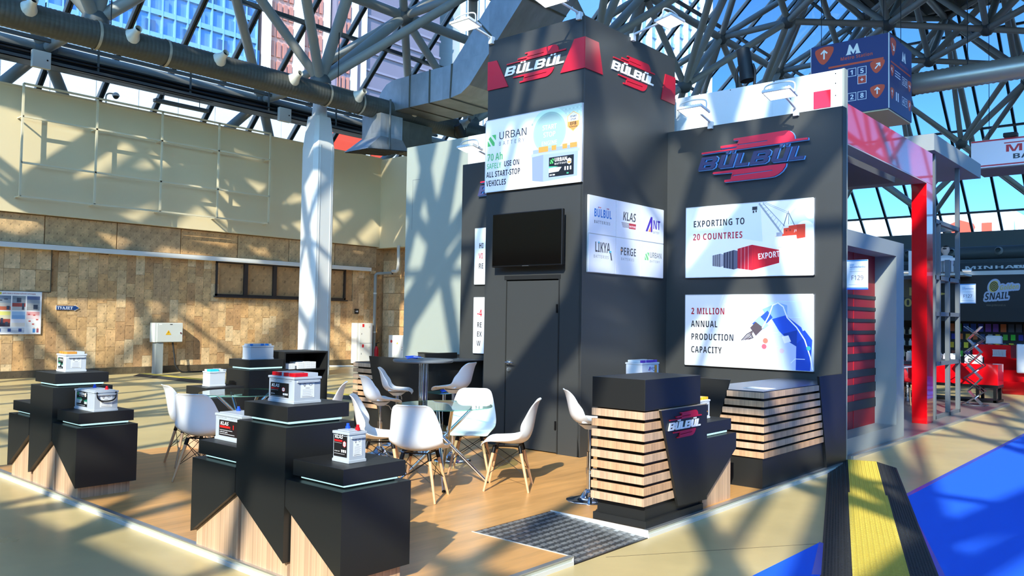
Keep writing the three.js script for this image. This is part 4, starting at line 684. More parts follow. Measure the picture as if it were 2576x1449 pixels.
// glass tables on crossed chrome legs
function glassTable(lbl, x, z, turn) {
  const t = thing('glass_table', lbl, 'table', [x, 0, z], turn), R = 0.46, h = 0.735;
  obj('glass_top', [new THREE.CylinderGeometry(R, R, 0.0012, 64, 1, false).translate(0, h + 0.004, 0)], M.glassTop, t);
  obj('glass_rim', [new THREE.CylinderGeometry(R, R, 0.009, 64, 1, true).translate(0, h, 0)], M.glassEdge, t);
  for (let k = 0; k < 4; k++) {
    const a = k * Math.PI / 2 + Math.PI / 4, b = a + Math.PI + 0.22, p = V(Math.cos(a) * 0.3, h - 0.012, Math.sin(a) * 0.3), q = V(Math.cos(b) * 0.42, 0.012, Math.sin(b) * 0.42);
    const l = obj('leg', cyl(q, p, 0.0165, 16, 0.0165, false), M.chrome, t);
    obj('glass_pad', cyl(V(p.x, h - 0.02, p.z), V(p.x, h - 0.004, p.z), 0.018, 14, 0.02, false), M.darkSteel, l);
    obj('foot', cyl(q, q.clone().add(V(0, -0.012, 0)), 0.018, 12, 0.018, false), M.darkSteel, l);
  }
  return t;
}
glassTable('round glass table in the middle of the stand on crossed chrome legs', -1.56, 0.19, 0.25);
glassTable('round glass table at the left beside the far display', -2.28, -2.13, 0.7);

// bar table
{
  const t = thing('bar_table', 'tall round grey bar table on a chrome pole', 'table', [-0.45, 0, -1.3]);
  obj('table_top', lathe([[0, 1.045], [0.34, 1.045], [0.352, 1.052], [0.354, 1.07], [0.345, 1.08], [0, 1.08]], 64), std('#6c7176', 0.4), t);
  for (const [dx, dz] of [[-0.028, 0.028], [0.03, 0.02], [0, -0.035]]) obj('pole', cyl(V(dx, 0.03, dz), V(dx, 1.045, dz), 0.024, 20), M.chrome, t);
  obj('base', lathe([[0, 0], [0.26, 0], [0.26, 0.008], [0.2, 0.018], [0.07, 0.03], [0, 0.032]], 48), M.chrome, t);
}
// lanyards on the table tops
function lanyard(lbl, x, y, z, s) {
  const t = thing('lanyard', lbl, 'lanyard', [x, y, z]), band = (pts, w) => { const g = tube(pts, w, 30, 5); g.scale(1, 0.45, 1); return g; };
  obj('blue_band', [band([[-0.1 * s, 0.008, 0], [-0.06 * s, 0.03, 0.03], [0, 0.02, 0.05], [0.06 * s, 0.05, 0.01], [0.1 * s, 0.012, -0.02]], 0.02), band([[-0.09 * s, 0.05, -0.03], [0, 0.06, 0.0], [0.09 * s, 0.03, 0.03]], 0.018)], M.bluePaper, t);
  obj('white_band', [band([[-0.02, 0.05, 0.03], [0.05 * s, 0.02, 0.06], [0.11 * s, 0.012, 0.05]], 0.016)], M.paper, t);
}
lanyard('folded blue and white lanyard on the bar table', -0.5, 1.082, -1.42, 1);
lanyard('crumpled blue and white lanyard on the small glass side table', 1.25, 0.508, -2.62, 1);

// bar stools
const STOOL_ROWS = [[0.19, -0.03, 0.13, 0, 0], [0.19, -0.005, 0.17, 0, 0], [0.14, 0.012, 0.19, 0.012, 0], [0.05, 0.0, 0.197, 0.03, 0], [-0.05, -0.01, 0.2, 0.05, 0.01], [-0.12, 0.005, 0.2, 0.07, 0.04], [-0.165, 0.05, 0.198, 0.06, 0.07], [-0.185, 0.11, 0.19, 0.03, 0.075], [-0.2, 0.18, 0.175, 0, 0.06], [-0.215, 0.24, 0.155, 0, 0.04], [-0.23, 0.275, 0.125, 0, 0.02], [-0.238, 0.287, 0.09, 0, 0.01]];
const stoolShell = shellGeo(STOOL_ROWS, 26, 14);
function barStool(lbl, x, z, fx, fz, h) {
  const t = thing('bar_stool', lbl, 'bar stool', [x, 0, z], faceTo(fx, fz), 'white bar stools on chrome pedestals');
  obj('seat_shell', stoolShell, shellMat, t).position.y = h;
  obj('seat_pad', rbx(-0.15, 0.15, h + 0.002, h + 0.02, -0.1, 0.15, 0.009, 2), M.white, t);
  obj('seat_plate', cyl(V(0, h - 0.06, 0), V(0, h - 0.015, 0), 0.05, 20, 0.11, false), M.white, t);
  obj('column', [cyl(V(0, 0.03, 0), V(0, h * 0.62, 0), 0.029, 20), cyl(V(0, h * 0.6, 0), V(0, h - 0.05, 0), 0.02, 20)], M.chrome, t);
  obj('base', lathe([[0, 0], [0.205, 0], [0.205, 0.006], [0.17, 0.016], [0.08, 0.04], [0.045, 0.085], [0.03, 0.1], [0, 0.1]], 48), M.chrome, t);
  const ring = []; for (let k = 0; k <= 16; k++) { const a = Math.PI * k / 16; ring.push([Math.cos(a) * 0.12, h * 0.36, 0.03 + Math.sin(a) * 0.19]); }
  obj('foot_rest', [tube([[0.03, h * 0.36, 0], ...ring, [-0.03, h * 0.36, 0]], 0.009, 40, 8)], M.chrome, t);
  obj('collar', cyl(V(0, h * 0.34, 0), V(0, h * 0.4, 0), 0.035, 16, 0.035, false), M.chrome, t);
  obj('lever', tube([[-0.02, h - 0.05, 0.02], [-0.1, h - 0.06, 0.06], [-0.15, h - 0.1, 0.07]], 0.005, 12, 6), M.chrome, t);
  return t;
}
barStool('white bar stool beside the slatted logo counter', -1.17, 1.62, 0.72, 0.69, 0.68);
barStool('white bar stool with its back to the camera at the bar table', -0.62, -0.62, -0.3, -0.95, 0.8);
barStool('low white bar stool at the left of the bar table', -0.95, -1.46, 0.95, 0.3, 0.62);
barStool('white bar stool facing right behind the bar table', -0.3, -1.92, 0.7, 0.72, 0.66);
barStool('white bar stool whose back peeps over the counter below the robot arm', 1.5, 1.45, -0.6, 0.8, 0.62);

// lounge chair, side table and bag in the corner behind the tower
{
  const t = thing('lounge_chair', 'white tufted leather lounge chair on steel straps', 'chair', [1.65, 0, -2.1], faceTo(-0.75, 0.05));
  const quilt = (w, h) => { const out = []; const nx = 4, ny = 4; for (let i = 0; i < nx; i++) for (let j = 0; j < ny; j++) out.push(rbx(-w / 2 + i * w / nx + 0.002, -w / 2 + (i + 1) * w / nx - 0.002, -h / 2 + j * h / ny + 0.002, -h / 2 + (j + 1) * h / ny - 0.002, -0.05, 0.05, 0.03, 2)); return merge(out); };
  const leather = std('#dfe9ec', 0.4);
  const b = obj('back_cushion', quilt(0.68, 0.6), leather, t); b.position.set(0, 0.64, -0.3); b.rotation.x = -0.28;
  const s = obj('seat_cushion', quilt(0.68, 0.6), leather, t); s.position.set(0, 0.37, 0.02); s.rotation.x = -Math.PI / 2 + 0.1;
  for (const x of [-0.33, 0.33]) obj('leg', tube([[x, 0.01, 0.38], [x, 0.22, 0.2], [x, 0.34, -0.15], [x, 0.62, -0.38], [x, 0.9, -0.45]], 0.014, 24, 6), M.chrome, t), obj('leg', tube([[x, 0.01, -0.36], [x, 0.2, -0.12], [x, 0.29, 0.15], [x, 0.3, 0.34]], 0.014, 20, 6), M.chrome, t);
  for (let k = 0; k < 7; k++) obj('strap', bx(-0.33, 0.33, 0.29, 0.3, -0.24 + k * 0.085, -0.2 + k * 0.085), M.darkSteel, t);
  const tb = thing('side_table', 'small square glass side table beside the lounge chair', 'table', [1.2, 0, -2.62]);
  obj('glass_top', bx(-0.25, 0.25, 0.5, 0.506, -0.22, 0.22), M.glassEdge, tb); for (const [a, c] of [[-0.2, -0.18], [0.2, -0.18], [-0.2, 0.18], [0.2, 0.18]]) obj('leg', cyl(V(a, 0, c), V(a, 0.5, c), 0.016, 12), M.chrome, tb);
  const bag = thing('shoulder_bag', 'black bag lying on the counter ledge behind the bar table', 'bag', [1.55, 0, -2.72]);
  obj('body', [rbx(-0.2, 0.2, 0.0, 0.3, -0.13, 0.13, 0.06, 3), rbx(-0.18, 0.18, 0.28, 0.36, -0.1, 0.1, 0.03, 2)], M.cable, bag); obj('strap', tube([[-0.17, 0.3, 0.1], [-0.1, 0.42, 0.13], [0.1, 0.42, 0.13], [0.17, 0.3, 0.1]], 0.012, 20, 6), M.cable, bag);
}

// ---------------------------------------------------------------- cable bridges and carpets on the hall floor
const rubber = std('#2b2d2f', 0.55, 0, { bumpMap: rep(texFabric, 20), bumpScale: 0.002 }), rubberY = std('#c9b24a', 0.6, 0, { bumpMap: rep(texFabric, 20), bumpScale: 0.002 });
function cableBridge(lbl, p, q, w, h, waves) {
  const d = V(q[0] - p[0], 0, q[1] - p[1]), L = d.length(), t = thing('cable_bridge', lbl, 'cable protector', [p[0], FLOOR, p[1]], Math.atan2(d.x, d.z));
  const sec = (pts) => { const g = prism(pts, L); return metric(g); };
  const k = w / 2, c = w * 0.21;
  obj('left_ramp', sec([[c, 0], [k, 0], [k, 0.006], [c, h]]), rubber, t); obj('right_ramp', sec([[-k, 0], [-c, 0], [-c, h], [-k, 0.006]]), rubber, t);
  obj('cover', sec([[-c, 0], [c, 0], [c, h + 0.002], [-c, h + 0.002]]), rubberY, t);
  if (waves) {
    const wv = [], yw = [], hn = [];
    for (let z = 0.03; z < L - 0.02; z += 0.032) {
      for (const s of [-1, 1]) for (let i = 0; i < 9; i++) { const u = c + 0.016 + i * (k - c - 0.02) / 9, y = h - (h - 0.006) * (u - c) / (k - c); wv.push(new THREE.BoxGeometry(0.012, 0.004, 0.007).rotateY((i & 1 ? 1 : -1) * 0.5).rotateZ(-s * Math.atan((h - 0.006) / (k - c))).translate(s * u, y + 0.001, z)); }
      for (let i = 0; i < 16; i++) yw.push(new THREE.BoxGeometry(0.013, 0.004, 0.007).rotateY((i & 1 ? 1 : -1) * 0.5).translate(-c + 0.008 + i * (2 * c - 0.016) / 15, h + 0.003, z));
      if (z > L * 0.35) for (const s of [-1, 1]) hn.push(new THREE.BoxGeometry(0.02, 0.006, 0.012).translate(s * (c + 0.006), h + 0.001, z));
    }
    tag(obj('ramp_tread', wv, rubber, t), null, null, null, 'stuff'); tag(obj('cover_tread', yw, rubberY, t), null, null, null, 'stuff'); tag(obj('hinge_tooth', hn, rubberY, t), null, null, null, 'stuff');
  }
  return t;
}
cableBridge('black and yellow cable bridge lying across the aisle at the right', [2.75, 2.66], [-2.6, 4.53], 0.72, 0.06, true);
cableBridge('black and yellow cable bridge on the hall floor near the stone wall', [2.8, -15.2], [3.3, -6.0], 0.55, 0.055, false);
{
  const c = thing('aisle_carpet', 'bright blue carpet along the aisle right of the cable bridge', 'carpet');
  obj('pile', metric(prism([[1.2, -3.53], [14, -3.53], [30, -3.53], [30, -12], [-6, -12], [-2.2, -4.75]], 0.006).rotateX(-Math.PI / 2).translate(0, FLOOR, 0)), M.carpet, c);
  obj('edge_tape', [metric(prism([[1.22, -3.5], [30, -3.5], [30, -3.55], [1.25, -3.55]], 0.0016).rotateX(-Math.PI / 2).translate(0, FLOOR + 0.005, 0)), metric(prism([[1.2, -3.52], [1.3, -3.52], [-2.1, -4.8], [-2.25, -4.76]], 0.0016).rotateX(-Math.PI / 2).translate(0, FLOOR + 0.005, 0))], std('#2b4fd0', 0.25), c);
  const e = thing('aisle_carpet', 'corner of blue carpet left of the cable bridge', 'carpet');
  obj('pile', metric(prism([[-0.94, -3.545], [-0.95, -3.585], [-2.9, -4.25], [-6, -4.3], [-6, -3.53], [-2.0, -3.53]], 0.006).rotateX(-Math.PI / 2).translate(0, FLOOR, 0)), M.carpet, e);
  obj('edge_tape', metric(prism([[-0.93, -3.54], [-0.95, -3.6], [-1.72, -3.86], [-1.76, -3.8]], 0.0016).rotateX(-Math.PI / 2).translate(0, FLOOR + 0.006, 0)), std('#2b4fd0', 0.25), e);
  tag(obj('tape_scrap', rbx(2.52, 2.66, FLOOR, FLOOR + 0.03, 2.56, 2.6, 0.006), std('#1673d6', 0.4)), 'scrap of blue tape at the corner of the black wall', 'tape');
}
// ================================================================ fittings of the hall
{ // round ventilation duct with blow nozzles
  const t = thing('round_duct', 'long round grey ventilation duct with conical nozzles above the stone wall', 'duct', [0, 7.42, -12.2]);
  const ribs = (x0, x1, r) => { const pts = [[0, x0]]; for (let x = x0; x <= x1; x += 0.09) pts.push([r, x], [r + 0.008, x + 0.03], [r, x + 0.06]); pts.push([r, x1]); return new THREE.LatheGeometry(pts.slice(1).map(([a, b]) => new THREE.Vector2(a, b)), 28).rotateZ(-Math.PI / 2); };
  const dm = std('#8b877a', 0.5, 0.45, { map: rep(texGalv, 2), side: THREE.DoubleSide });
  for (let k = 0; k < 6; k++) obj('duct_section', ribs(-9.4 + k * 5.5, -9.4 + (k + 1) * 5.5, 0.29), dm, t);
  for (const x of [-3.9, 0.1, 1.6, 6.0, 7.1, 12.6]) obj('clamp_ring', cyl(V(x, 0, 0), V(x + 0.06, 0, 0), 0.312, 28), std('#b3ab98', 0.45, 0.4), t);
  const noz = [];
  for (let k = 0; k < 9; k++) {
    const x = -3.3 + k * 2.04, n = obj('nozzle', lathe([[0.17, 0], [0.165, 0.03], [0.12, 0.12], [0.085, 0.2], [0.075, 0.34], [0.068, 0.34], [0.075, 0.22], [0.06, 0.1]], 24), std('#d8d3c6', 0.4, 0.2, { side: THREE.DoubleSide }), t);
    n.rotation.set(Math.PI / 2 - 0.35, 0, 0); n.position.set(x, 0.09, 0.23);
    obj('throat', new THREE.CircleGeometry(0.07, 20).rotateX(-Math.PI / 2).translate(0, 0.25, 0), M.cable, n);
  }
  for (const x of [-6, 0.43, 6.43, 12.43]) obj('hanger', cyl(V(x, 0.28, 0), V(x, 2.6, 0), 0.012, 6), M.darkSteel, t);
}
{ // rectangular duct climbing to the roof
  const t = thing('rectangular_duct', 'rectangular galvanised duct bending up towards the roof behind the tower', 'duct', [8.2, 0, 0]);
  const W = 1.7, side = (pts) => { const g = prism(pts, W).applyMatrix4(new THREE.Matrix4().makeBasis(V(0, 0, 1), V(0, 1, 0), V(-1, 0, 0))).translate(W, 0, 0); return metric(g); };
  obj('horizontal_run', side([[-12.0, 7.39], [-9.7, 7.39], [-9.66, 8.28], [-12.0, 8.28]]), M.galv, t);
  obj('end_bend', side([[-12.0, 8.28], [-12.3, 8.2], [-12.55, 8.0], [-12.7, 7.7], [-12.7, 7.5], [-12.0, 7.39]]), M.galv, t);
  obj('elbow', side([[-9.7, 7.39], [-9.3, 7.45], [-9.0, 7.62], [-9.64, 8.28]]), M.galv, t);
  obj('sloping_run', side([[-9.64, 8.28], [-9.0, 7.62], [-3.2, 13.6], [-3.85, 14.25]]), M.galv, t);
  for (const z of [-11.3, -10.5]) obj('flange', bx(-0.02, W + 0.02, 7.37, 8.3, z - 0.02, z + 0.02), M.galvDark, t);
  obj('flange', side([[-9.72, 7.37], [-9.68, 7.37], [-9.62, 8.3], [-9.68, 8.3]]).translate(-0.012, 0, 0), M.galvDark, t);
  for (const k of [1, 2, 3, 4]) { const c = k * 1.3, f = (z, y) => [z + c * 0.696, y + c * 0.718]; obj('flange', side([f(-9.66, 8.3), f(-8.98, 7.6), f(-8.95, 7.63), f(-9.63, 8.33)]).translate(-0.012, 0, 0), M.galvDark, t); }
  const d = thing('supply_outlet', 'galvanised duct outlet with a black grille under the round duct', 'duct', [7.6, 0, -12.2]);
  obj('neck', bx(0, 0.8, 6.5, 7.2, -0.4, 0.4), M.galv, d); obj('side_box', bx(0.8, 2.0, 6.35, 7.15, -0.45, 0.35), M.galvDark, d);
  const hop = new THREE.BufferGeometry(), A = [[0, 6.55, -0.42], [0.8, 6.55, -0.42], [0.8, 6.55, 0.42], [0, 6.55, 0.42]], B = [[-0.55, 6.1, -0.5], [0.95, 6.25, -0.5], [0.95, 6.25, 0.5], [-0.55, 6.1, 0.5]], ps = [];
  for (let i = 0; i < 4; i++) { const j = (i + 1) % 4; ps.push(...A[i], ...A[j], ...B[j], ...A[i], ...B[j], ...B[i]); }
  hop.setAttribute('position', new THREE.Float32BufferAttribute(ps, 3)); hop.computeVertexNormals(); metric(hop);
  const hm = M.galv.clone(); hm.side = THREE.DoubleSide; obj('hopper', hop, hm, d);
  for (let k = 0; k < 6; k++) obj('grille_bar', bar(V(-0.5, 6.11, -0.45 + k * 0.18), V(0.92, 6.25, -0.45 + k * 0.18), 0.12, 0.02), M.cable, d);
  obj('drop_rod', cyl(V(0.25, 6.2, 0.5), V(0.25, 7.6, 0.5), 0.03, 8), M.tubeDark, d);
}
{ // cable trays along the eaves
  const t = thing('cable_tray', 'bundle of black cables and trays running along the eaves', 'cable tray', [0, 7.5, -15.35]);
  const X0 = -14, X1 = 13;
  obj('tray', [bx(X0, X1, -0.12, -0.1, -0.25, 0.25), bx(X0, X1, -0.12, -0.03, 0.23, 0.25), bx(X0, X1, -0.12, -0.03, -0.25, -0.23)], M.tubeDark, t);
  obj('upper_rail', bx(X0, X1, 0.42, 0.5, 0.1, 0.2), M.tubeDark, t);
  for (let k = 0; k < 9; k++) { const pts = []; for (let x = X0; x <= X1; x += 1.5) pts.push([x, -0.05 + (k % 3) * 0.12 + rr(-0.03, 0.03), -0.2 + (k % 5) * 0.1 + rr(-0.02, 0.02)]); obj('cable', tube(pts, 0.028 + (k % 4) * 0.012, 60, 6), M.cable, t); }
  for (let x = X0 + 1; x < X1; x += 2.4) obj('hanger', [bar(V(x, -0.1, 0.2), V(x, 0.9, 0.2), 0.04, 0.04)], M.tubeDark, t);
  [[0.056, 'grey junction box on the cable tray at the left'], [6.65, 'grey junction box on the cable tray near the column']].forEach(([x, l]) => { const b = thing('junction_box', l, 'junction box', [x, 7.42, -15.02]); obj('case', rbx(-0.2, 0.2, -0.2, 0.2, -0.06, 0.06, 0.01), M.boxGrey, b); obj('lock', cyl(V(0.12, 0, 0.06), V(0.12, 0, 0.068), 0.02, 12, 0.02, false), M.darkSteel, b); });
  const l = thing('strip_light', 'unlit dark strip luminaire hanging under the cable tray', 'light', [3.6, 7.05, -15.2]); obj('housing', rbx(-0.75, 0.75, 0, 0.09, -0.08, 0.08, 0.01), M.tubeDark, l); obj('rod', cyl(V(-0.5, 0.09, 0), V(-0.5, 0.4, 0), 0.01, 6), M.tubeDark, l); obj('rod', cyl(V(0.5, 0.09, 0), V(0.5, 0.4, 0), 0.01, 6), M.tubeDark, l);
  const c = thing('security_camera', 'white dome security camera on the parapet', 'camera', [1.95, 6.93, -15.95]); obj('arm', tube([[0, 0, 0], [0, 0.22, 0], [0.05, 0.27, 0.02], [0.2, 0.28, 0.05]], 0.02, 16, 8), M.boxGrey, c); obj('housing', new THREE.SphereGeometry(0.09, 16, 10, 0, 6.3, 0, 1.7).translate(0.22, 0.24, 0.05), M.white, c); obj('dome', new THREE.SphereGeometry(0.075, 16, 8).translate(0.22, 0.23, 0.05), M.cable, c);
  const s = thing('stage_spotlight', 'black spotlight hanging from the round duct left of the tower', 'spotlight', [10.6, 7.2, -11.8]); obj('body', cyl(V(-0.1, 0.18, 0.1), V(0.32, -0.35, 0.1), 0.12, 16, 0.15, false), M.cable, s); obj('yoke', tube([[0, 0.1, -0.1], [0.05, -0.1, -0.15], [0.1, -0.2, 0.25], [0.05, 0.1, 0.3]], 0.015, 20, 6), M.cable, s);
}
{ // steel frame for banners on the parapet
  const t = thing('banner_frame', 'thin cream steel banner frame mounted on the parapet', 'frame', [0, 0, -15.55]), m = std('#d8cbaa', 0.6);
  const xs = [-0.11, 1.58, 3.26, 4.9, 6.55], ys = [6.92, 6.14, 5.05, 4.25], r = 0.022;
  for (const x of xs) obj('upright', bx(x - r, x + r, 4.25, 6.92, -r, r), m, t);
  for (const y of ys) obj('rail', bx(xs[0], xs[4], y - r, y + r, -r, r), m, t);
  for (const x of [xs[0], xs[2], xs[4], xs[1], xs[3]]) for (const y of [6.14, 4.25]) obj('stay', bar(V(x, y, 0), V(x, y, -0.31), 0.03, 0.03), m, t);
}
{ // things on and before the stone wall
  const posterT = canvasTex(512, 560, (c, w, h) => {
    c.fillStyle = '#ecebea'; c.fillRect(0, 0, w, h); txt(c, 'ДЕЙСТВИЯ В ЧРЕЗВЫЧАЙНОЙ СИТУАЦИИ', 70, 34, 20, { color: '#8d2630', sx: 0.9 }); c.fillStyle = '#e7d44a'; c.fillRect(10, 12, 50, 30);
    const pic = (x, y, ww, hh, cols) => { cols.forEach((k, i) => { c.fillStyle = k; c.fillRect(x, y + hh * i / cols.length, ww, hh / cols.length + 1); }); };
    pic(16, 56, 150, 190, ['#6f8096', '#9aa3ab', '#b9b6b0', '#c0674a']); pic(180, 56, 150, 190, ['#74828f', '#8b949d', '#a34a44', '#bcbcba']); pic(344, 56, 150, 190, ['#5d6c91', '#8f97a2', '#a7a8a8', '#9d9d9c']);
    pic(16, 262, 150, 200, ['#e7de7c', '#d9cfae', '#a44b3f', '#4b3a44']); pic(180, 262, 150, 200, ['#9fc0df', '#7fa8d4', '#e6e4ec', '#e9ded0']); pic(344, 262, 150, 200, ['#e8a5a2', '#edd0cd', '#ece7e4', '#e7e4e0']);
    c.fillStyle = '#3c4658'; for (const [x, y, ww, hh] of [[40, 110, 30, 16], [90, 96, 40, 12], [120, 190, 34, 50], [230, 80, 50, 60], [290, 150, 26, 90], [420, 170, 50, 60], [60, 350, 26, 80], [110, 400, 30, 50]]) c.fillRect(x, y, ww, hh);
    c.fillStyle = '#c4564e'; for (const [x, y] of [[360, 290], [420, 300], [455, 360], [370, 380], [410, 420]]) c.fillRect(x, y, 26, 18);
    pic(16, 476, 310, 66, ['#cfd3d9', '#b8bec8']); c.fillStyle = '#39508c'; for (const x of [30, 140, 260]) c.fillRect(x, 488, 36, 42); c.fillStyle = '#4b8cc4'; c.fillRect(420, 486, 30, 56); c.fillStyle = '#a45a68'; c.fillRect(464, 486, 26, 56); c.fillStyle = '#e0b79a'; c.fillRect(428, 474, 16, 16); c.fillRect(470, 474, 14, 16);
  });
  const p = thing('wall_poster', 'illustrated safety poster of six pictures on the stone wall', 'poster', [0.1, 1.0, -15.985]); obj('board', bx(-0.5, 0.5, 0, 1.02, 0, 0.015), M.white, p); obj('print', faceZ(-0.495, 0.495, 0.005, 1.015, 0.0162), printMat(posterT), p);
  const arrowT = canvasTex(512, 128, (c, w, h) => { c.fillStyle = '#e8e8e6'; c.fillRect(0, 0, w, h); fillPoly(c, [[8, 12], [400, 12], [400, 2], [506, 64], [400, 126], [400, 116], [8, 116]], '#15396f'); txt(c, 'ТУАЛЕТ', 24, 96, 84, { color: '#e6e9ee', family: 'serif', sx: 0.98 }); });
  const a = thing('arrow_sign', 'dark blue arrow sign reading ТУАЛЕТ on the stone wall', 'sign', [0.93, 1.59, -15.985]);
  const ag = new THREE.ShapeGeometry(poly([[0, 0.008], [0.44, 0.008], [0.44, -0.012], [0.55, 0.06], [0.44, 0.132], [0.44, 0.112], [0, 0.112]])).translate(0, 0, 0.012), au = ag.attributes.uv, ap = ag.attributes.position; for (let i = 0; i < au.count; i++) au.setXY(i, ap.getX(i) / 0.55, (ap.getY(i) + 0.012) / 0.144);
  obj('plate', metric(prism([[0, 0.008], [0.44, 0.008], [0.44, -0.012], [0.55, 0.06], [0.44, 0.132], [0.44, 0.112], [0, 0.112]], 0.011)), M.white, a); obj('print', ag, printMat(arrowT), a);
  // electric cabinet on a post
  const e = thing('electric_cabinet', 'grey electric cabinet with yellow warning triangle on a steel post', 'cabinet', [3.65, FLOOR, -15.75]);
  obj('case', rbx(-0.39, 0.39, 0.83, 1.35, -0.15, 0.12, 0.012), M.boxGrey, e); const ed = obj('door', rbx(-0.33, 0.38, 0.84, 1.34, 0.12, 0.14, 0.008), M.boxGrey, e); obj('lock', cyl(V(0.32, 1.08, 0.14), V(0.32, 1.08, 0.155), 0.022, 14, 0.022, false), M.chrome, ed);
  obj('warning_triangle', prismZ([[-0.08, 1.03], [0.08, 1.03], [0, 1.16]], 0.144, 0.003).translate(-0.02, 0, 0), std('#d9a81d', 0.5), e); obj('bolt_mark', prismZ([[-0.03, 1.05], [0.0, 1.09], [-0.015, 1.09], [0.01, 1.13], [-0.0, 1.10], [0.012, 1.10]], 0.1455, 0.001).translate(-0.02, 0, 0), M.cable, e);
  obj('name_plate', bx(-0.28, -0.2, 1.3, 1.325, 0.14, 0.142), M.white, e); obj('vent', bx(0.02, 0.09, 1.3, 1.32, 0.14, 0.142), M.cable, e); obj('red_plug', cyl(V(0.39, 1.0, 0), V(0.45, 1.0, 0), 0.03, 12, 0.03, false), M.capRed, e);
  obj('post', bx(-0.33, -0.13, 0, 0.83, -0.1, 0.1), M.frameGrey, e);
  tag(obj('power_cable', tube([[3.8, 0.78, -15.7], [3.84, 0.4, -15.66], [3.86, 0.15, -15.62], [4.0, -0.02, -15.58], [4.3, -0.035, -15.56], [5.0, -0.04, -15.6]], 0.022, 50, 8), M.cable), 'thick black cable dropping from the electric cabinet to the floor', 'cable');
  tag(obj('cable_plug', [cyl(V(4.95, -0.01, -15.6), V(5.15, -0.01, -15.55), 0.045, 14, 0.045, false)], std('#e6dedd', 0.4)), 'white and red plug on the floor by the stone wall', 'plug');
  tag(obj('white_cable', [tube([[5.15, -0.02, -15.55], [5.6, -0.03, -15.4], [6.4, -0.03, -15.6], [7.4, -0.03, -15.2], [8.6, -0.03, -15.5], [9.6, -0.03, -15.1], [10.6, -0.03, -15.3]], 0.025, 80, 6)], M.white), 'white cables lying along the foot of the stone wall', 'cable');
  const x = thing('direction_sign', 'small black square sign with white arrow on the stone wall', 'sign', [10.16, 1.63, -15.98]); obj('plate', bx(0, 0.17, 0, 0.16, 0, 0.01), M.cable, x); obj('arrow', prismZ([[0.03, 0.07], [0.09, 0.07], [0.09, 0.04], [0.14, 0.08], [0.09, 0.12], [0.09, 0.09], [0.03, 0.09]], 0.0125, 0.002), M.white, x);
  const fc = thing('fire_cabinet', 'tall white fire cabinet with two doors by the drain pipe', 'cabinet', [10.2, FLOOR, -15.8]);
  obj('case', bx(-0.15, 0.5, 0.06, 1.38, -0.18, 0.1), M.cabinet, fc); for (const [y0, y1] of [[0.07, 0.7], [0.72, 1.37]]) { const d = obj('door', rbx(-0.05, 0.49, y0, y1, 0.1, 0.116, 0.004), M.cabinet, fc); obj('red_mark', bx(0.06, 0.14, y1 - 0.12, y1 - 0.02, 0.116, 0.118), M.capRed, d); obj('window', cyl(V(0.36, y1 - 0.12, 0.116), V(0.36, y1 - 0.12, 0.119), 0.035, 16, 0.035, false), M.boxGrey, d); obj('latch', bx(0.03, 0.045, y0 + 0.28, y0 + 0.33, 0.116, 0.12), M.darkSteel, d); }
  const ex = thing('fire_extinguisher', 'red fire extinguisher between the two white cabinets', 'fire extinguisher', [10.92, FLOOR, -15.75]); obj('cylinder', lathe([[0, 0], [0.075, 0.01], [0.08, 0.05], [0.08, 0.5], [0.05, 0.58], [0.025, 0.61], [0, 0.61]], 24), M.capRed, ex); obj('valve', [cyl(V(0, 0.6, 0), V(0, 0.72, 0), 0.02, 10, 0.02, false), bar(V(-0.02, 0.7, 0), V(0.12, 0.73, 0), 0.02, 0.02)].map(plainSet), M.cable, ex);
  const f2 = thing('fire_cabinet', 'low white cabinet with red and yellow marks right of the extinguisher', 'cabinet', [10.98, FLOOR, -14.75]); obj('case', bx(-0.12, 0.22, 0.05, 1.0, -0.3, 0.45), M.cabinet, f2); obj('door', rbx(-0.136, -0.12, 0.07, 0.98, 0.02, 0.44, 0.004), M.cabinet, f2); obj('door', rbx(-0.136, -0.12, 0.07, 0.98, -0.28, 0.0, 0.004), M.cabinet, f2); obj('red_mark', cyl(V(-0.136, 0.8, -0.15), V(-0.139, 0.8, -0.15), 0.05, 14, 0.05, false), M.capRed, f2); obj('warning_mark', prismX([[0.1, 0.72], [0.18, 0.72], [0.14, 0.79]], -0.139, 0.003), std('#d9a81d', 0.5), f2); obj('lock', cyl(V(-0.136, 0.62, 0.39), V(-0.15, 0.62, 0.39), 0.015, 10, 0.015, false), M.chrome, f2); obj('lock', cyl(V(-0.136, 0.54, 0.39), V(-0.15, 0.54, 0.39), 0.015, 10, 0.015, false), M.chrome, f2);
  const dp = thing('drain_pipe', 'grey drain pipe running down the stone wall and up to the parapet', 'pipe', [0, 0, -15.8]); obj('down_pipe', cyl(V(10.86, FLOOR, 0), V(10.86, 2.95, 0), 0.055, 14), std('#8f8f88', 0.5), dp); obj('cross_pipe', tube([[10.86, 2.9, 0], [10.9, 2.98, 0.02], [11.0, 3.0, 0.3], [11.0, 3.0, 0.7]], 0.05, 24, 10), std('#8f8f88', 0.5), dp); obj('upper_pipe', tube([[10.95, 3.05, 0.75], [10.98, 3.06, 0.95], [10.98, 3.2, 1.0], [10.98, 3.9, 1.0]], 0.055, 24, 10), std('#bdb9ae', 0.5), dp); for (const y of [1.0, 2.3]) obj('pipe_clip', cyl(V(10.86, y, 0), V(10.86, y + 0.05, 0), 0.065, 14), M.boxGrey, dp);
}
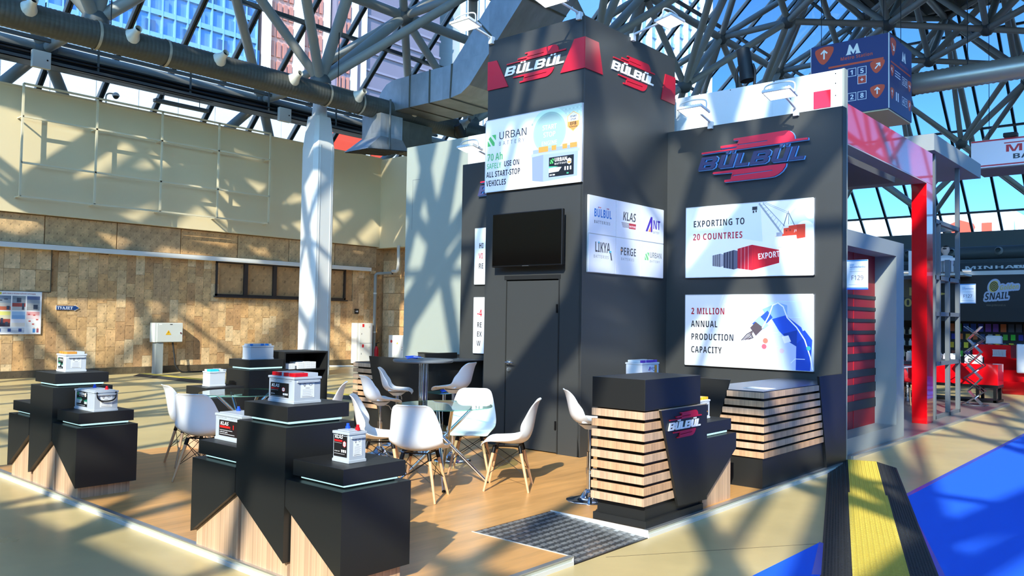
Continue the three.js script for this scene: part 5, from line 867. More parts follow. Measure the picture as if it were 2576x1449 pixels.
// ================================================================ the red neighbour stand and the booths beyond
{
  const w = thing('partition_wall', 'tall partition wall behind the black stand, grey at its left end and white above', 'wall panel', [2.95, FLOOR, 0]);
  obj('grey_panel', bx(0, 0.12, 0, 4.715, -5.47, -3.92), M.greyWall, w);
  for (let k = 0; k < 7; k++) obj('white_panel', bx(0, 0.12, 0, 4.72, -3.918 + k * 0.9, -3.92 + (k + 1) * 0.9 - (k === 6 ? 0.02 : 0)), M.whiteWall, w);
  obj('end_strip', bx(0.0, 0.12, 0, 4.725, 2.36, 2.385), M.greyWall, w);
  const scr = []; for (const [z, y] of [[0.3, 4.66], [0.9, 4.65], [1.5, 4.66], [1.72, 4.52], [1.72, 4.4], [2.28, 4.62], [2.28, 4.5], [2.28, 4.35]]) scr.push(bx(-0.003, 0, y - 0.006 + 0.055, y + 0.006 + 0.055, z - 0.006, z + 0.006)); tag(obj('screw', scr, M.darkSteel, w), null, null, null, 'stuff');
  obj('red_pane', bx(-0.006, 0, 4.276, 4.49, 2.012, 2.222), M.red, w);
  obj('hatch_outline', [bx(-0.002, 0, 4.1, 4.106, -5.3, -5.1), bx(-0.002, 0, 3.2, 4.1, -5.3, -5.296)], M.frameDark, w);
  const lw = thing('low_wall', 'low black wall below the grey partition panel', 'wall panel', [2.7, FLOOR, 0]); obj('panel', bx(0, 0.1, 0, 1.0, -4.8, -3.62), M.blackWall, lw); obj('coping', bx(-0.01, 0.11, 1.0, 1.012, -4.8, -3.62), M.black, lw);
  const p = thing('neighbour_platform', 'low grey platform of the red neighbour stand', 'platform'); obj('deck', bx(3.09, 12.5, FLOOR, -0.015, -6, 2.42), std('#7d7472', 0.35), p); obj('edge', bx(3.09, 12.5, FLOOR, -0.012, 2.42, 2.45), M.alu, p); obj('end_edge', bx(12.5, 12.53, FLOOR, -0.012, -6, 2.45), M.alu, p);
  // grey portal with striped red wall
  const g = thing('striped_portal', 'grey framed portal with dark red wall and black stripes', 'wall panel', [0, -0.015, 0]);
  obj('frame_top', bx(3.1, 5.5, 2.55, 2.75, 1.95, 2.35), M.frameGrey, g); obj('frame_side', bx(5.15, 5.5, 0, 2.55, 1.95, 2.35), M.frameGrey, g); obj('frame_sill', bx(3.1, 5.15, 0, 0.19, 1.95, 2.35), M.frameGrey, g);
  obj('red_wall', bx(3.1, 5.15, 0.19, 2.55, 1.95, 2.06), M.darkRed, g);
  [[1.982, 1.937], [1.82, 1.775], [1.659, 1.615], [1.5, 1.452], [1.343, 1.295], [1.188, 1.095], [0.968, 0.872], [0.775, 0.649], [0.555, 0.43]].forEach(([a, b]) => obj('black_stripe', bx(3.1, 5.15, b, a, 2.06, 2.072), std('#232529', 0.5), g));
  for (const x of [3.55, 4.25]) obj('seam', bx(x, x + 0.012, 0.19, 2.55, 2.06, 2.066), std('#c01a26', 0.4), g);
  // red portal
  const r = thing('red_portal', 'glossy red beam and post framing the neighbour stand', 'portal', [0, -0.015, 0]);
  obj('beam', rbx(3.1, 7.66, 3.9, 4.42, 1.97, 2.2, 0.004), M.red, r); obj('post', rbx(7.3, 7.66, 0, 3.9, 1.97, 2.2, 0.004), M.red, r); obj('soffit', bx(3.1, 7.3, 3.885, 3.9, 1.97, 2.2), std('#b9a79f', 0.12), r);
  const cn = thing('canopy', 'grey box canopy on a steel lattice beyond the red portal', 'canopy', [0, -0.015, 0]);
  obj('canopy_box', bx(7.76, 11.2, 4.5, 4.78, -1.5, 2.2), M.frameGrey, cn);
  obj('ceiling_slab', bx(3.07, 7.7, 4.0, 4.1, -2.5, 1.6), M.frameDark, cn);
  obj('ceiling_beam', bx(3.07, 7.3, 3.78, 3.88, 0.55, 0.65), M.frameDark, cn);
  for (const [x, y0, y1] of [[8.12, 0, 4.5], [8.42, 0.92, 3.35], [9.05, 0, 2.75], [9.78, 0, 4.5]]) obj('lattice_upright', bx(x - 0.035, x + 0.035, y0, y1, 2.06, 2.13), M.frameDark, cn);
  for (const y of [0.02, 0.93, 1.78, 2.4, 3.36]) obj('lattice_rail', bx(8.1, 9.8, y - 0.035, y + 0.035, 2.06, 2.13), M.frameDark, cn);
  for (const [x, y] of [[8.12, 0.93], [9.78, 0.93], [8.12, 2.4], [9.78, 2.4], [9.78, 3.36]]) obj('lattice_arm', bx(x - 0.03, x + 0.03, y - 0.03, y + 0.03, 1.4, 2.06), M.frameDark, cn);
  [[4.6, 1.15, 3.6], [5.0, 0.9, 3.2]].forEach(([x, z, y], i) => { const s = thing('pendant_spot', i ? 'lower black cylinder spot below the red beam' : 'lit black cylinder spot hanging below the red beam', 'spotlight', [x, y, z]); obj('body', cyl(V(0, 0, 0), V(0, 0.3, 0), 0.08, 20, 0.08, true), M.cable, s); obj('stem', cyl(V(0, 0.3, 0), V(0, 4.0 - y, 0), 0.015, 8), M.darkSteel, s); obj('lamp_lens', cyl(V(0, 0.02, 0), V(0, 0.025, 0), 0.07, 20, 0.07, false), i ? M.cable : std('#fff1d6', 0.4, 0, { emissive: '#ffd9a0', emissiveIntensity: 4 }), s); });
}
const plateT = (code) => canvasTex(256, 320, (c, w, h) => { c.fillStyle = '#eef0f2'; c.fillRect(0, 0, w, h); c.fillStyle = '#2f86c8'; c.fillRect(0, 0, w, 14); c.fillRect(0, h - 10, w, 10); txt(c, 'MIMS', 36, 62, 20, { color: '#3d93cf' }); txt(c, 'automechanika', 36, 88, 28, { color: '#2c6fae', sx: 0.9 }); txt(c, 'MOSCOW', 36, 106, 14, { font: '', color: '#8fb2cf' }); c.fillStyle = '#8a8d92'; c.fillRect(36, 128, 190, 3); c.fillRect(20, 276, 210, 3); txt(c, code, 128, 226, 72, { align: 'center', font: '', color: '#3f4566' }); });
{
  const a = thing('stand_number', 'white stand number plate reading F129 on the end of the black wall', 'sign', [2.6, 1.98, 2.54]); obj('plate', bx(-0.012, 0, 0, 0.33, 0, 0.235), M.white, a); obj('print', faceX(0.002, 0.233, 0.002, 0.328, -0.0135), printMat(plateT('F129')), a); obj('edge_strip', bx(-0.013, 0.001, -0.012, 0, 0, 0.235), M.bluePaper, a);
  const b = thing('stand_number', 'white stand number plate reading F127 beyond the steel lattice', 'sign', [9.85, 1.98, 2.12]); obj('plate', bx(-0.012, 0, 0, 0.36, 0, 0.26), M.white, b); obj('print', faceX(0.002, 0.258, 0.002, 0.358, -0.0135), printMat(plateT('F127')), b);
}
{ // red counter with batteries, brochure stand, chair
  const c = thing('red_counter', 'low glossy red counter on black legs in the neighbour stand', 'counter', [12.3, -0.015, 0]);
  obj('body', rbx(0, 0.55, 0.36, 0.79, -1.6, 2.28, 0.006), M.red, c); obj('frame', [bx(0, 0.55, 0.3, 0.36, -1.6, 2.28)], M.darkSteel, c);
  for (const z of [-1.5, 0.4, 1.9, 2.22]) for (const x of [0.03, 0.5]) obj('leg', bx(x - 0.03, x + 0.03, 0, 0.3, z - 0.03, z + 0.03), M.darkSteel, c);
  obj('foot_rail', bx(0, 0.55, 0, 0.05, -1.6, 2.28), M.darkSteel, c);
  const nb = (x, y, z, l, w, h, lbl, o = {}) => { const t = battery('shop_battery', lbl, [x, y, z], TURN, l, w, h, { stepped: true, caps: [[-0.9, -0.4], [0.3, 0.9]], capMat: o.cap ?? M.battLight, mat: o.mat ?? std('#d4d6d6', 0.45), front: o.front, fit: o.fit, group: 'batteries in the red neighbour stand' }); return t; };
  const codeP = label(96, 96, (k, w, h) => { k.fillStyle = '#2b2d30'; k.fillRect(0, 0, w, h); txt(k, 'DA', 48, 66, 48, { align: 'center', color: '#dfe1e3' }); });
  nb(12.55, 0.775, 0.62, 0.3, 0.2, 0.21, 'grey battery on the red counter left of the red post', { mat: std('#9c9fa3', 0.45) });
  nb(12.55, 0.775, 1.1, 0.1, 0.2, 0.2, 'white battery with lime green caps just right of the red post', { cap: std('#86d024', 0.4) });
  nb(12.55, 0.775, 1.36, 0.3, 0.2, 0.19, 'white battery with a black mark behind the lattice on the red counter', { front: codeP, fit: [0.07, 0.07, -0.03] });
  nb(12.55, 0.775, 1.78, 0.3, 0.2, 0.18, 'white battery with a black mark behind the brochure stand', { front: codeP, fit: [0.07, 0.07, -0.05] });
  const z = thing('brochure_stand', 'folding zigzag aluminium brochure stand in front of the red counter', 'brochure stand', [11.5, -0.015, 2.02], 0.0);
  const n = 6, hh = 1.55, dx = 0.17; for (let k = 0; k < n; k++) { const y0 = k * hh / n + 0.02, y1 = (k + 1) * hh / n + 0.02, s = k % 2 ? -1 : 1; obj('tray', bar(V(0, y0, s * dx * 0.7), V(0, y1, -s * dx * 0.7), 0.24, 0.014), M.steel, z); for (const x of [-0.13, 0.13]) obj('scissor_bar', bar(V(x, y0, -s * dx), V(x, y1, s * dx), 0.014, 0.018), M.chrome, z); }
  obj('foot', tube([[-0.16, 0.01, 0.2], [0.16, 0.01, 0.2], [0.16, 0.01, -0.2], [-0.16, 0.01, -0.2], [-0.16, 0.01, 0.2]], 0.01, 40, 6), M.steel, z);
  const ch = dup(scene.getObjectByName('side_chair'), [10.6, -0.015, 1.0], faceTo(-0.3, -1), 'red shell chair under the table left of the red post', null); delete ch.userData.group;
  const redShell = std('#b3141d', 0.4, 0, { side: THREE.DoubleSide }); ch.children.forEach((m) => { if (m.name === 'seat_shell') m.material = redShell; });
  const tb = thing('white_table', 'white table edge left of the red post in the neighbour stand', 'table', [11.0, -0.015, 0.55]); obj('table_top', bx(-0.4, 0.4, 0.7, 0.73, -0.7, 0.35), M.white, tb); for (const [a, b] of [[-0.3, 0.25], [0.3, 0.25], [-0.3, -0.6], [0.3, -0.6]]) obj('leg', cyl(V(a * 1.2, 0, b), V(a, 0.7, b), 0.02, 8), M.white, tb);
  // red steps further right
  const st = thing('red_steps', 'red stepped display blocks at the right edge of the picture', 'display stand', [16, FLOOR, 0]);
  obj('block', bx(0, 1.2, 0, 0.56, 1.66, 3.4), M.red, st); obj('block', bx(0.5, 1.4, 0.56, 0.83, 1.2, 2.4), M.red, st); obj('block', bx(0.7, 1.5, 0.83, 1.15, 0.9, 1.75), M.red, st); obj('block', bx(1.2, 1.8, 1.15, 1.5, 2.1, 3.4), M.red, st); obj('block', bx(-0.3, 0, 0, 0.3, 1.75, 3.4), M.red, st);
  nb(16.3, 0.52, 2.12, 0.24, 0.2, 0.2, 'white battery on the lowest red step at the right edge');
  nb(16.8, 0.8, 1.5, 0.3, 0.2, 0.2, 'white battery on the middle red step');
  nb(16.9, 1.12, 1.35, 0.34, 0.2, 0.2, 'white battery on the upper red step');
  const pn = thing('display_board', 'white rounded board standing at the right edge of the picture', 'board', [15.85, FLOOR, 2.25]); obj('panel', rbx(0, 0.1, 0.5, 1.2, -0.24, 0.6, 0.04, 3), M.white, pn);
}
{ // metro cube sign
  const F = (side) => canvasTex(512, 512, (c, w, h) => {
    c.fillStyle = '#27306b'; c.fillRect(0, 0, w, h);
    const blob = (x, y, s, a) => { c.save(); c.translate(x, y); c.scale(s, s); c.fillStyle = '#d8502a'; c.beginPath(); c.moveTo(-52, -40); c.quadraticCurveTo(0, -66, 56, -46); c.quadraticCurveTo(66, -30, 50, 0); c.quadraticCurveTo(28, 44, 0, 60); c.quadraticCurveTo(-20, 62, -40, 24); c.quadraticCurveTo(-64, -24, -52, -40); c.fill(); c.rotate(a); c.strokeStyle = '#f1efec'; c.lineWidth = 10; c.beginPath(); c.moveTo(0, 26); c.lineTo(0, -30); c.moveTo(-20, -10); c.lineTo(0, -30); c.lineTo(20, -10); c.stroke(); c.restore(); };
    const mm = (x, y, s) => fillPoly(c, [[0, 70], [8, 58], [22, 0], [30, 0], [50, 40], [70, 0], [78, 0], [92, 58], [100, 70], [62, 70], [68, 58], [66, 42], [50, 70], [34, 42], [32, 58], [38, 70]].map(([a, b]) => [x + a * s, y + b * s]), '#efefec');
    const num = (x, y, t2, r) => { c.strokeStyle = '#e9e9ee'; c.lineWidth = 4; if (r) { c.fillStyle = '#c9452c'; c.fillRect(x, y, 54, 54); } c.strokeRect(x, y, 54, 54); txt(c, t2, x + 27, y + 44, 46, { align: 'center', color: '#efeff2' }); };
    if (!side) {
      blob(90, 70, 1.1, 0); mm(236, 30, 1); txt(c, 'Metro Station', 200, 132, 32, { color: '#d8502a' }); c.fillStyle = '#d8502a'; c.fillRect(120, 160, 360, 14);
      num(250, 200, '1'); num(316, 200, '5'); num(316, 262, '+', true); blob(440, 214, 0.8, 0.7); num(250, 372, '2'); num(316, 372, '8'); blob(440, 386, 0.8, 0); num(184, 372, '1');
    } else {
      blob(90, 70, 1.1, 2.2); mm(280, 50, 1); txt(c, 'Metro Station', 236, 160, 30, { color: '#a3405a' }); c.fillStyle = '#d8502a'; c.fillRect(40, 178, 440, 12); blob(70, 240, 0.7, -0.8); c.fillStyle = '#cfd2e2'; for (let i = 0; i < 3; i++) c.fillRect(130, 222 + i * 18, 120, 8);
      num(290, 230, '2'); num(354, 230, '8'); blob(460, 260, 0.7, 1.6); blob(70, 396, 0.7, 0); c.fillStyle = '#e6e6ee'; c.fillRect(150, 370, 22, 60); c.fillRect(190, 370, 22, 60); num(290, 372, '4'); num(354, 372, '7'); blob(460, 400, 0.7, 0.7);
    }
  });
  const t = thing('hanging_cube_sign', 'hanging dark blue cube sign pointing to the metro station', 'sign', [12, 6.36, -0.63]);
  obj('box', bx(0, 1.75, 0, 1.69, -0.87, 0.87), std('#27306b', 0.4), t); obj('bottom', bx(0.02, 1.73, -0.03, 0, -0.85, 0.85), std('#d6c6a4', 0.6), t);
  obj('front_print', faceX(-0.868, 0.868, 0.004, 1.686, -0.002), printMat(F(0)), t); obj('side_print', faceZ(0.004, 1.746, 0.004, 1.686, 0.872), printMat(F(1)), t);
  obj('corner_strip', bx(-0.01, 0.012, 0, 1.69, 0.862, 0.882), M.aluWhite, t); obj('edge_strip', bx(-0.006, 0.0, 0, 1.69, -0.876, -0.862), M.aluWhite, t);
  for (const [x, z] of [[0.2, -0.7], [0.2, 0.7], [1.5, 0.7]]) obj('wire', cyl(V(x, 1.69, z), V(x, 7.3, z), 0.008, 5), M.darkSteel, t);
  const m = thing('hanging_box_sign', 'white hanging box sign reading MU BATT with red stripes', 'sign', [16, 5.5, 2.2]);
  const mt = canvasTex(512, 256, (c, w, h) => { silk(c, w, h, '#cfd6e4', '#dfe4ee', '#e4e7ee'); c.fillStyle = '#b01c2a'; c.fillRect(0, 0, w, 14); c.fillRect(0, h - 22, w, 12); txt(c, 'MUTLU', 150, 128, 92, { color: '#b3202c', sx: 1.05 }); c.fillStyle = '#b3202c'; c.fillRect(150, 40, 200, 10); txt(c, 'BATTERY', 184, 196, 62, { color: '#2d3138', sx: 1.0 }); });
  obj('box', bx(0, 1.4, 0, 0.69, -1.17, 1.3), M.white, m); obj('front_print', faceX(-1.165, 1.295, 0.004, 0.686, -0.003), litMat(mt, 0.1), m); obj('underside', bx(0.02, 1.38, -0.02, 0, -1.15, 1.28), std('#8b8784', 0.7), m); obj('lamp', rbx(-0.12, 0.1, 0.69, 0.8, -0.45, -0.15, 0.02), M.cable, m);
  for (const z of [-0.9, 1.0]) obj('wire', cyl(V(0.7, 0.69, z), V(0.7, 8.2, z), 0.008, 5), M.darkSteel, m);
}
{ // accessory booth with snail logo
  const t = thing('accessory_booth', 'black booth with golden snail logo and wall of coloured packs', 'booth', [20, FLOOR, 0]);
  obj('fascia', bx(0, 0.3, 1.75, 3.1, -3.2, 6), M.blackMatt, t); obj('back_wall', bx(1.2, 1.3, 0, 1.8, -3.2, 6), M.blackMatt, t); obj('top_beam', bx(0.0, 0.3, 3.1, 3.22, -3.2, 6), M.boxGrey, t);
  const logo = canvasTex(512, 256, (c, w, h) => { c.fillStyle = '#1d1d1c'; c.fillRect(0, 0, w, h); const halo = (f) => f(); c.lineJoin = 'round'; c.strokeStyle = '#a8b3c8'; c.lineWidth = 34; c.font = 'bold 84px sans-serif'; c.save(); c.transform(1, -0.06, -0.15, 1, 30, 0); c.strokeText('SNAIL', 50, 196); c.font = 'bold 56px sans-serif'; c.strokeText('Golden', 190, 116); c.beginPath(); c.arc(130, 80, 50, 0, 7); c.stroke(); c.fillStyle = '#161718'; c.font = 'bold 84px sans-serif'; c.fillText('SNAIL', 50, 196); c.fillStyle = '#c8b35c'; c.font = 'bold 56px sans-serif'; c.fillText('Golden', 190, 116); c.beginPath(); c.arc(130, 80, 50, 0, 7); c.fill(); c.restore(); c.strokeStyle = '#2b2713'; c.lineWidth = 8; for (const r of [38, 24, 10]) { c.beginPath(); c.arc(150, 72, r, 0, 7); c.stroke(); } fillPoly(c, [[190, 30], [204, 30], [206, 66], [190, 66]], '#a8b3c8'); txt(c, 'www.goldensnail.ru', 70, 244, 22, { font: '', color: '#77735f' }); });
  obj('logo_print', faceX(0.4, 1.68, 2.16, 3.0, -0.004), printMat(logo), t);
  const gold = canvasTex(256, 256, (c, w, h) => { c.fillStyle = '#1d1a14'; c.fillRect(0, 0, w, h); fillPoly(c, [[0, 20], [120, 0], [200, 90], [120, 140], [0, 110]], '#4a3c1c'); txt(c, 'НД', 60, 110, 72, { color: '#a08a4a' }); txt(c, '000', 40, 180, 72, { color: '#a08a4a' }); fillPoly(c, [[200, 60], [214, 92], [248, 100], [214, 110], [200, 146], [190, 110], [160, 100], [190, 92]], '#b79a45'); });
  obj('gold_print', faceX(-1.9, -0.4, 1.8, 3.05, -0.004), printMat(gold), t);
  const cols = ['#c06a42', '#2f64a8', '#4fae3c', '#2c4fa0', '#45c034', '#2c3390', '#7d4aa6', '#5b5d55', '#d36a34', '#4d4f52', '#c9a52c', '#b8602f', '#3fae45', '#c95c34', '#33507e', '#7c4034', '#9aa1a6', '#d8c63a'].map((c) => std(c, 0.35));
  const pg = bx(-0.01, 0.01, 0, 0.24, -0.075, 0.075), pg2 = bx(-0.01, 0.01, 0, 0.17, -0.06, 0.06);
  for (let r = 0; r < 4; r++) for (let k = 0; k < 14; k++) { const m = obj('pack', r < 1 ? pg : pg2, cols[(k * (r + 1) + r * 5 + (k * k) % 3) % cols.length], t); m.position.set(1.15, 1.44 - r * 0.26 + (r ? 0.02 : 0), -0.6 + k * 0.2 + (r % 2) * 0.05); }
  for (let r = 0; r < 3; r++) { obj('shelf', bx(0.7, 1.2, 1.3 - r * 0.35, 1.32 - r * 0.35, -3.0, -1.0), M.black, t); for (let k = 0; k < 9; k++) { const b = obj('bottle', lathe([[0, 0], [0.05, 0], [0.05, 0.13], [0.02, 0.17], [0.02, 0.21], [0, 0.21]], 10), cols[(k * 5 + r) % 2 ? 16 : 17].clone(), t); b.material = r % 2 ? M.boxGrey : std('#b8a98a', 0.5); b.position.set(0.8, 1.32 - r * 0.35, -2.9 + k * 0.2); } }
  for (const z of [-1.6, 0.1, 2.0]) { const l = obj('booth_lamp', rbx(-0.2, -0.05, 3.22, 3.27, z - 0.12, z + 0.12, 0.01), M.white, t); obj('lamp_glass', bx(-0.19, -0.06, 3.214, 3.221, z - 0.1, z + 0.1), std('#ffffff', 0.4, 0, { emissive: '#ffffff', emissiveIntensity: 2 }), l); }
  // raised balcony with a person
  const b = thing('balcony', 'white raised balcony with railing beyond the steel lattice', 'balcony', [19, 3.0, 0]); obj('deck', bx(0, 1.5, 0, 0.06, -1.6, 0.2), M.boxGrey, b); obj('white_box', bx(-0.05, 0.05, 0.02, 0.74, -1.25, -0.6), M.white, b); obj('rail', bx(-0.04, 0.02, 0.42, 0.5, -0.6, 0.05), M.white, b); for (let k = 0; k < 6; k++) obj('baluster', bx(-0.02, 0.01, 0.06, 0.42, -0.55 + k * 0.1, -0.52 + k * 0.1), M.frameDark, b); obj('support', bx(0.6, 0.8, -3.0, 0, -0.9, -0.7), M.frameDark, b);
  const pr = thing('person', 'small dark haired person in white sitting on the balcony', 'person', [19.35, 3.06, -0.35]);
  obj('body', lathe([[0, 0.02], [0.17, 0.03], [0.19, 0.12], [0.15, 0.24], [0.18, 0.4], [0.15, 0.5], [0.055, 0.54], [0.05, 0.58], [0.085, 0.64], [0.095, 0.7], [0.085, 0.77], [0.05, 0.81], [0, 0.82]], 18).scale(1, 1, 1.25), std('#d9b7a2', 0.6), pr);
  obj('blouse', lathe([[0.18, 0.05], [0.2, 0.13], [0.162, 0.25], [0.19, 0.4], [0.16, 0.51], [0.062, 0.545]], 18).scale(1, 1, 1.25), std('#dcd3d2', 0.8, 0, { side: THREE.DoubleSide }), pr); obj('hair', new THREE.SphereGeometry(0.115, 16, 12, 0, 6.3, 0, 1.75).translate(0.02, 0.72, 0), std('#1d1614', 0.6, 0, { side: THREE.DoubleSide }), pr);
}
{ // ventilation and banners near the far wall
  const d = thing('silver_duct', 'silver flexible duct hanging under the dark roof at the right', 'duct', [14.85, 7.57, 0]); const pts = []; for (let z = -0.6; z <= 9; z += 0.12) pts.push([0.26, z], [0.275, z + 0.06]); obj('duct_skin', new THREE.LatheGeometry(pts.map(([a, b]) => new THREE.Vector2(a, b)), 24).rotateX(Math.PI / 2), std('#c0bcb2', 0.35, 0.7, { side: THREE.DoubleSide }), d); obj('end_cap', cyl(V(0, 0, -0.62), V(0, 0, -0.55), 0.27, 24, 0.27, false), M.galvDark, d); obj('strap', cyl(V(0, 0, -0.1), V(0, 0, 0.0), 0.29, 24), M.galvDark, d); for (const z of [1.2, 4]) obj('wire', cyl(V(0, 0.2, z), V(0, 6, z), 0.01, 5), M.darkSteel, d);
  const f = thing('far_duct', 'dark round duct with nozzles along the far end wall', 'duct', [40, 5.25, 0]); obj('duct_skin', cyl(V(0, 0, -15), V(0, 0, 26), 0.33, 20), M.tubeDark, f); for (let k = 0; k < 8; k++) obj('nozzle', [cyl(V(-0.3, 0.05, -9 + k * 2.1), V(-0.5, 0.08, -9 + k * 2.1), 0.2, 14, 0.12, true)], M.tubeGrey, f);
  const bn = thing('sponsor_banner', 'dark banner strip with white sponsor names below the far duct', 'banner', [39.8, 4.25, -4]); const bt = canvasTex(512, 64, (c, w, h) => { c.fillStyle = '#242a33'; c.fillRect(0, 0, w, h); ['MAX', 'K', 'MINHAND', 'UK LEL', 'ALTENZO'].forEach((s, i) => txt(c, s, 20 + i * 100, 44, 30, { color: '#dfe3e8' })); }); obj('cloth', bx(0, 0.04, 0, 0.5, -5, 6), M.tubeDark, bn); obj('print', faceX(-4.98, 5.98, 0.02, 0.48, -0.004), printMat(bt), bn);
  const lg = thing('gallery', 'dark gallery edge along the far end wall', 'gallery', [39, 2.9, 0]); obj('slab', bx(0, 6.4, 0, 0.5, -16, 27), M.tubeDark, lg); obj('rail', bx(0, 0.08, 1.0, 1.06, -16, 27), M.tubeDark, lg); obj('back', bx(6.2, 6.3, -2.9, 1.6, -16, 27), M.cable, lg);
  const bs = thing('row_of_booths', 'row of dark booths in front of the far wall', 'booth', [30, FLOOR, 0]); for (const [z0, z1, h, m] of [[-14, -9, 2.8, M.frameDark], [-8.8, -4, 3.2, M.blackMatt], [7, 12, 3.0, M.frameDark], [13, 20, 2.6, M.blackMatt]]) obj('booth_wall', bx(0, 4, 0, h, z0, z1), m, bs);
  const sp = thing('stage_spotlight', 'black moving-head spotlight standing on the white partition wall', 'spotlight', [3.3, 4.66, 0.95]); obj('base', bx(-0.12, 0.12, 0, 0.06, -0.12, 0.12), M.cable, sp); obj('yoke', tube([[0, 0.05, -0.12], [0, 0.3, -0.13], [0, 0.4, -0.1]], 0.018, 12, 6), M.cable, sp); obj('yoke', tube([[0, 0.05, 0.12], [0, 0.3, 0.13], [0, 0.4, 0.1]], 0.018, 12, 6), M.cable, sp); obj('head', [cyl(V(0, 0.18, 0.03), V(0, 0.62, -0.04), 0.1, 16, 0.09, false)], M.cable, sp);
}
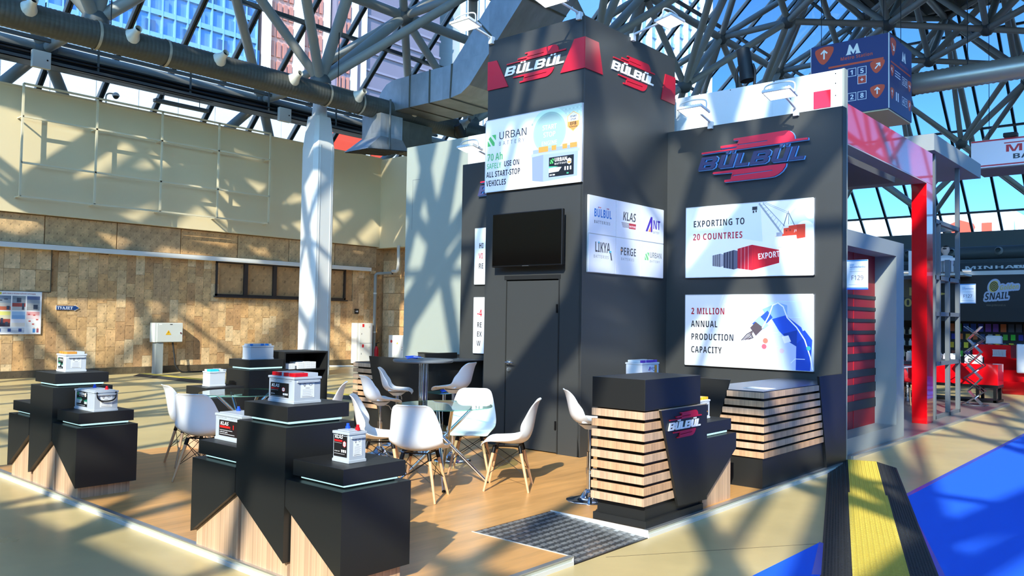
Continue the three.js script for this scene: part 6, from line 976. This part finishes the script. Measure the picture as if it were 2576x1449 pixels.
// ================================================================ outside the glass
{
  const g = struct(obj('ground', [bx(-250, 400, -1.2, -0.4, -320, -17.5)], std('#8e8c86', 0.9)));
  struct(obj('ground', [bx(46.9, 300, -1.2, -0.4, -17.5, 120), bx(-250, -16.2, -1.2, -0.4, -17.5, 120), bx(-16.2, 46.9, -1.2, -0.4, 29.5, 120)], std('#8e8c86', 0.9))).name = 'ground_plane';
  const w = thing('white_hall', 'white metal-clad exhibition hall outside the left glass roof', 'building', [0, -0.4, -30]), wm = std('#dfe2e3', 0.6);
  for (let k = 0; k < 26; k++) obj('cladding_panel', bx(-16 + k * 1.8 + 0.015, -16 + (k + 1) * 1.8 - 0.015, 0, 12.6, -0.2, 0), wm, w);
  obj('core', bx(-16, 30.8, 0, 12.9, -12, -0.18), std('#c7cacb', 0.7), w); obj('cornice', bx(-16.2, 31, 12.6, 14.1, -0.4, 0.1), wm, w); obj('cornice_line', bx(-16.2, 31, 12.95, 13.05, 0.1, 0.13), M.frameGrey, w);
  const blob = poly([[-1.6, 1.2], [0, 1.9], [1.7, 1.3], [1.9, 0.8], [1.4, -0.6], [0.4, -1.8], [-0.3, -1.8], [-1.2, -0.4], [-1.9, 0.8]]);
  const lg = obj('logo_board', new THREE.ExtrudeGeometry(blob, { depth: 0.1, bevelEnabled: false }), M.orangeSign, w); lg.position.set(21.2, 10.6, 0.02); obj('numeral', prism([[-0.6, 0.1], [0.25, 1.1], [0.55, 1.1], [0.55, -0.9], [0.2, -0.9], [0.2, -0.25], [-0.6, -0.25]], 0.05).translate(21.4, 10.5, 0.13), M.white, w);
  // towers
  const tower = (label, x0, x1, z, h, wall, build) => { const t = thing('skyscraper', label, 'building', [x0, -0.4, z]); obj('core', bx(0, x1 - x0, 0, h, -25, -0.3), wall, t); build(t, x1 - x0, h); return t; };
  const glassB = phys('#6f93b8', 0.12, { metalness: 0.5 }), glassD = phys('#4d6a88', 0.12, { metalness: 0.5 }), glassP = phys('#8badc9', 0.15, { metalness: 0.4 });
  tower('blue glass skyscraper left of the pink tower', 36, 69, -118, 130, glassB, (t, w, h) => {
    for (let k = 0; k < 32; k++) obj('floor_band', bx(0, w, 8 + k * 3.6, 8 + k * 3.6 + 0.8, -0.3, 0.15), glassP, t);
    for (let k = 0; k < 16; k++) for (const y of [30, 44, 58]) obj('window_group', bx(2 + k * 2.0, 2 + k * 2.0 + 1.5, y + (k % 3) * 3.6, y + 2.6 + (k % 3) * 3.6, -0.3, 0.05), (k * 7 + y) % 3 ? glassD : glassB, t);
    for (let k = 0; k < 17; k++) obj('mullion', bx(k * 2.05, k * 2.05 + 0.2, 0, h, -0.3, 0.2), glassP, t);
  });
  const pink = std('#b8857a', 0.8), cream = std('#dcd6cf', 0.8), plum = std('#6d6270', 0.75), brick = std('#a5695c', 0.7);
  const strips = (t, w, h, list) => list.forEach(([a, b, m, proud]) => obj('pilaster', bx(a * w, b * w, 0, h, -0.3, proud), m, t));
  const cells = (t, x0, x1, nx, h, m) => { const ww = (x1 - x0) / nx; for (let i = 0; i < nx; i++) for (let j = 0; j < 14; j++) obj('window', bx(x0 + i * ww + 0.25, x0 + (i + 1) * ww - 0.25, 26 + j * 3.4, 28.6 + j * 3.4, -0.3, 0.1), m, t); };
  tower('pink and white stone skyscraper behind the glass roof', 70, 83.5, -118, 150, pink, (t, w, h) => { strips(t, w, h, [[0, 0.1, cream, 0.6], [0.46, 0.6, cream, 0.6], [0.93, 1, cream, 0.6]]); cells(t, 1.5, 6.2, 4, h, brick); cells(t, 8.2, 12.4, 4, h, brick); });
  tower('plum coloured skyscraper with white edge behind the column', 84, 110, -116, 150, plum, (t, w, h) => { strips(t, w, h, [[0.13, 0.17, cream, 0.5], [0.22, 0.25, cream, 0.5]]); cells(t, 0.2, 3.2, 3, h, brick); for (let k = 0; k < 24; k++) obj('floor_line', bx(6.8, w, 14 + k * 3.4, 14.4 + k * 3.4, -0.3, 0.12), std('#7d7280', 0.7), t); });
  tower('grey white striped skyscraper right of the sky gap', 118, 135, -118, 150, std('#8f989e', 0.5), (t, w, h) => { for (let k = 0; k < 9; k++) obj('pilaster', bx(k * 1.95, k * 1.95 + 0.8, 0, h, -0.3, 0.5), cream, t); });
  tower('blue and white striped skyscraper behind the tower top', 172, 232, -118, 150, glassB, (t, w, h) => { for (let k = 0; k < 12; k++) obj('pilaster', bx(k * 5.2, k * 5.2 + 1.6, 0, h, -0.3, 0.8), cream, t); for (let k = 0; k < 26; k++) obj('floor_band', bx(0, w, 20 + k * 4.2, 21.2 + k * 4.2, -0.3, 0.2), glassP, t); });
  // white hall beyond the far end wall
  const e = thing('white_hall', 'white hall with red logos seen through the far end glass', 'building', [86, -0.4, 0], 0); obj('core', bx(0, 14, 0, 13.4, -40, -9.9), wm, e); for (let k = 0; k < 14; k++) obj('cladding_panel', bx(-0.15, 0, 0, 12.9, -37.5 + k * 1.95 + 0.02, -37.5 + (k + 1) * 1.95 - 0.02), wm, e);
  const l1 = obj('logo_board', new THREE.ExtrudeGeometry(blob, { depth: 0.1, bevelEnabled: false }), M.orangeSign, e); l1.rotation.y = -Math.PI / 2; l1.scale.setScalar(0.75); l1.position.set(-0.2, 11.2, -14.6); obj('logo_board', bx(-0.25, -0.16, 10.2, 12.2, -12.6, -11.7), M.orangeSign, e);
  const tr = []; for (let k = 0; k < 14; k++) { const z = -9.6 + k * 0.9; tr.push(cyl(V(0, 8.5, z), V(0, 12.6, z + 0.9), 0.08, 5), cyl(V(0, 12.6, z), V(0, 8.5, z + 0.9), 0.08, 5), cyl(V(0, 8.5, z), V(0, 12.6, z), 0.08, 5)); }
  tag(obj('lattice', tr, M.white, e), null, null, null, 'stuff');
}
scene.traverse((o) => { if (o.isMesh) { o.castShadow = true; o.receiveShadow = true; } });
renderer.render(scene, camera);
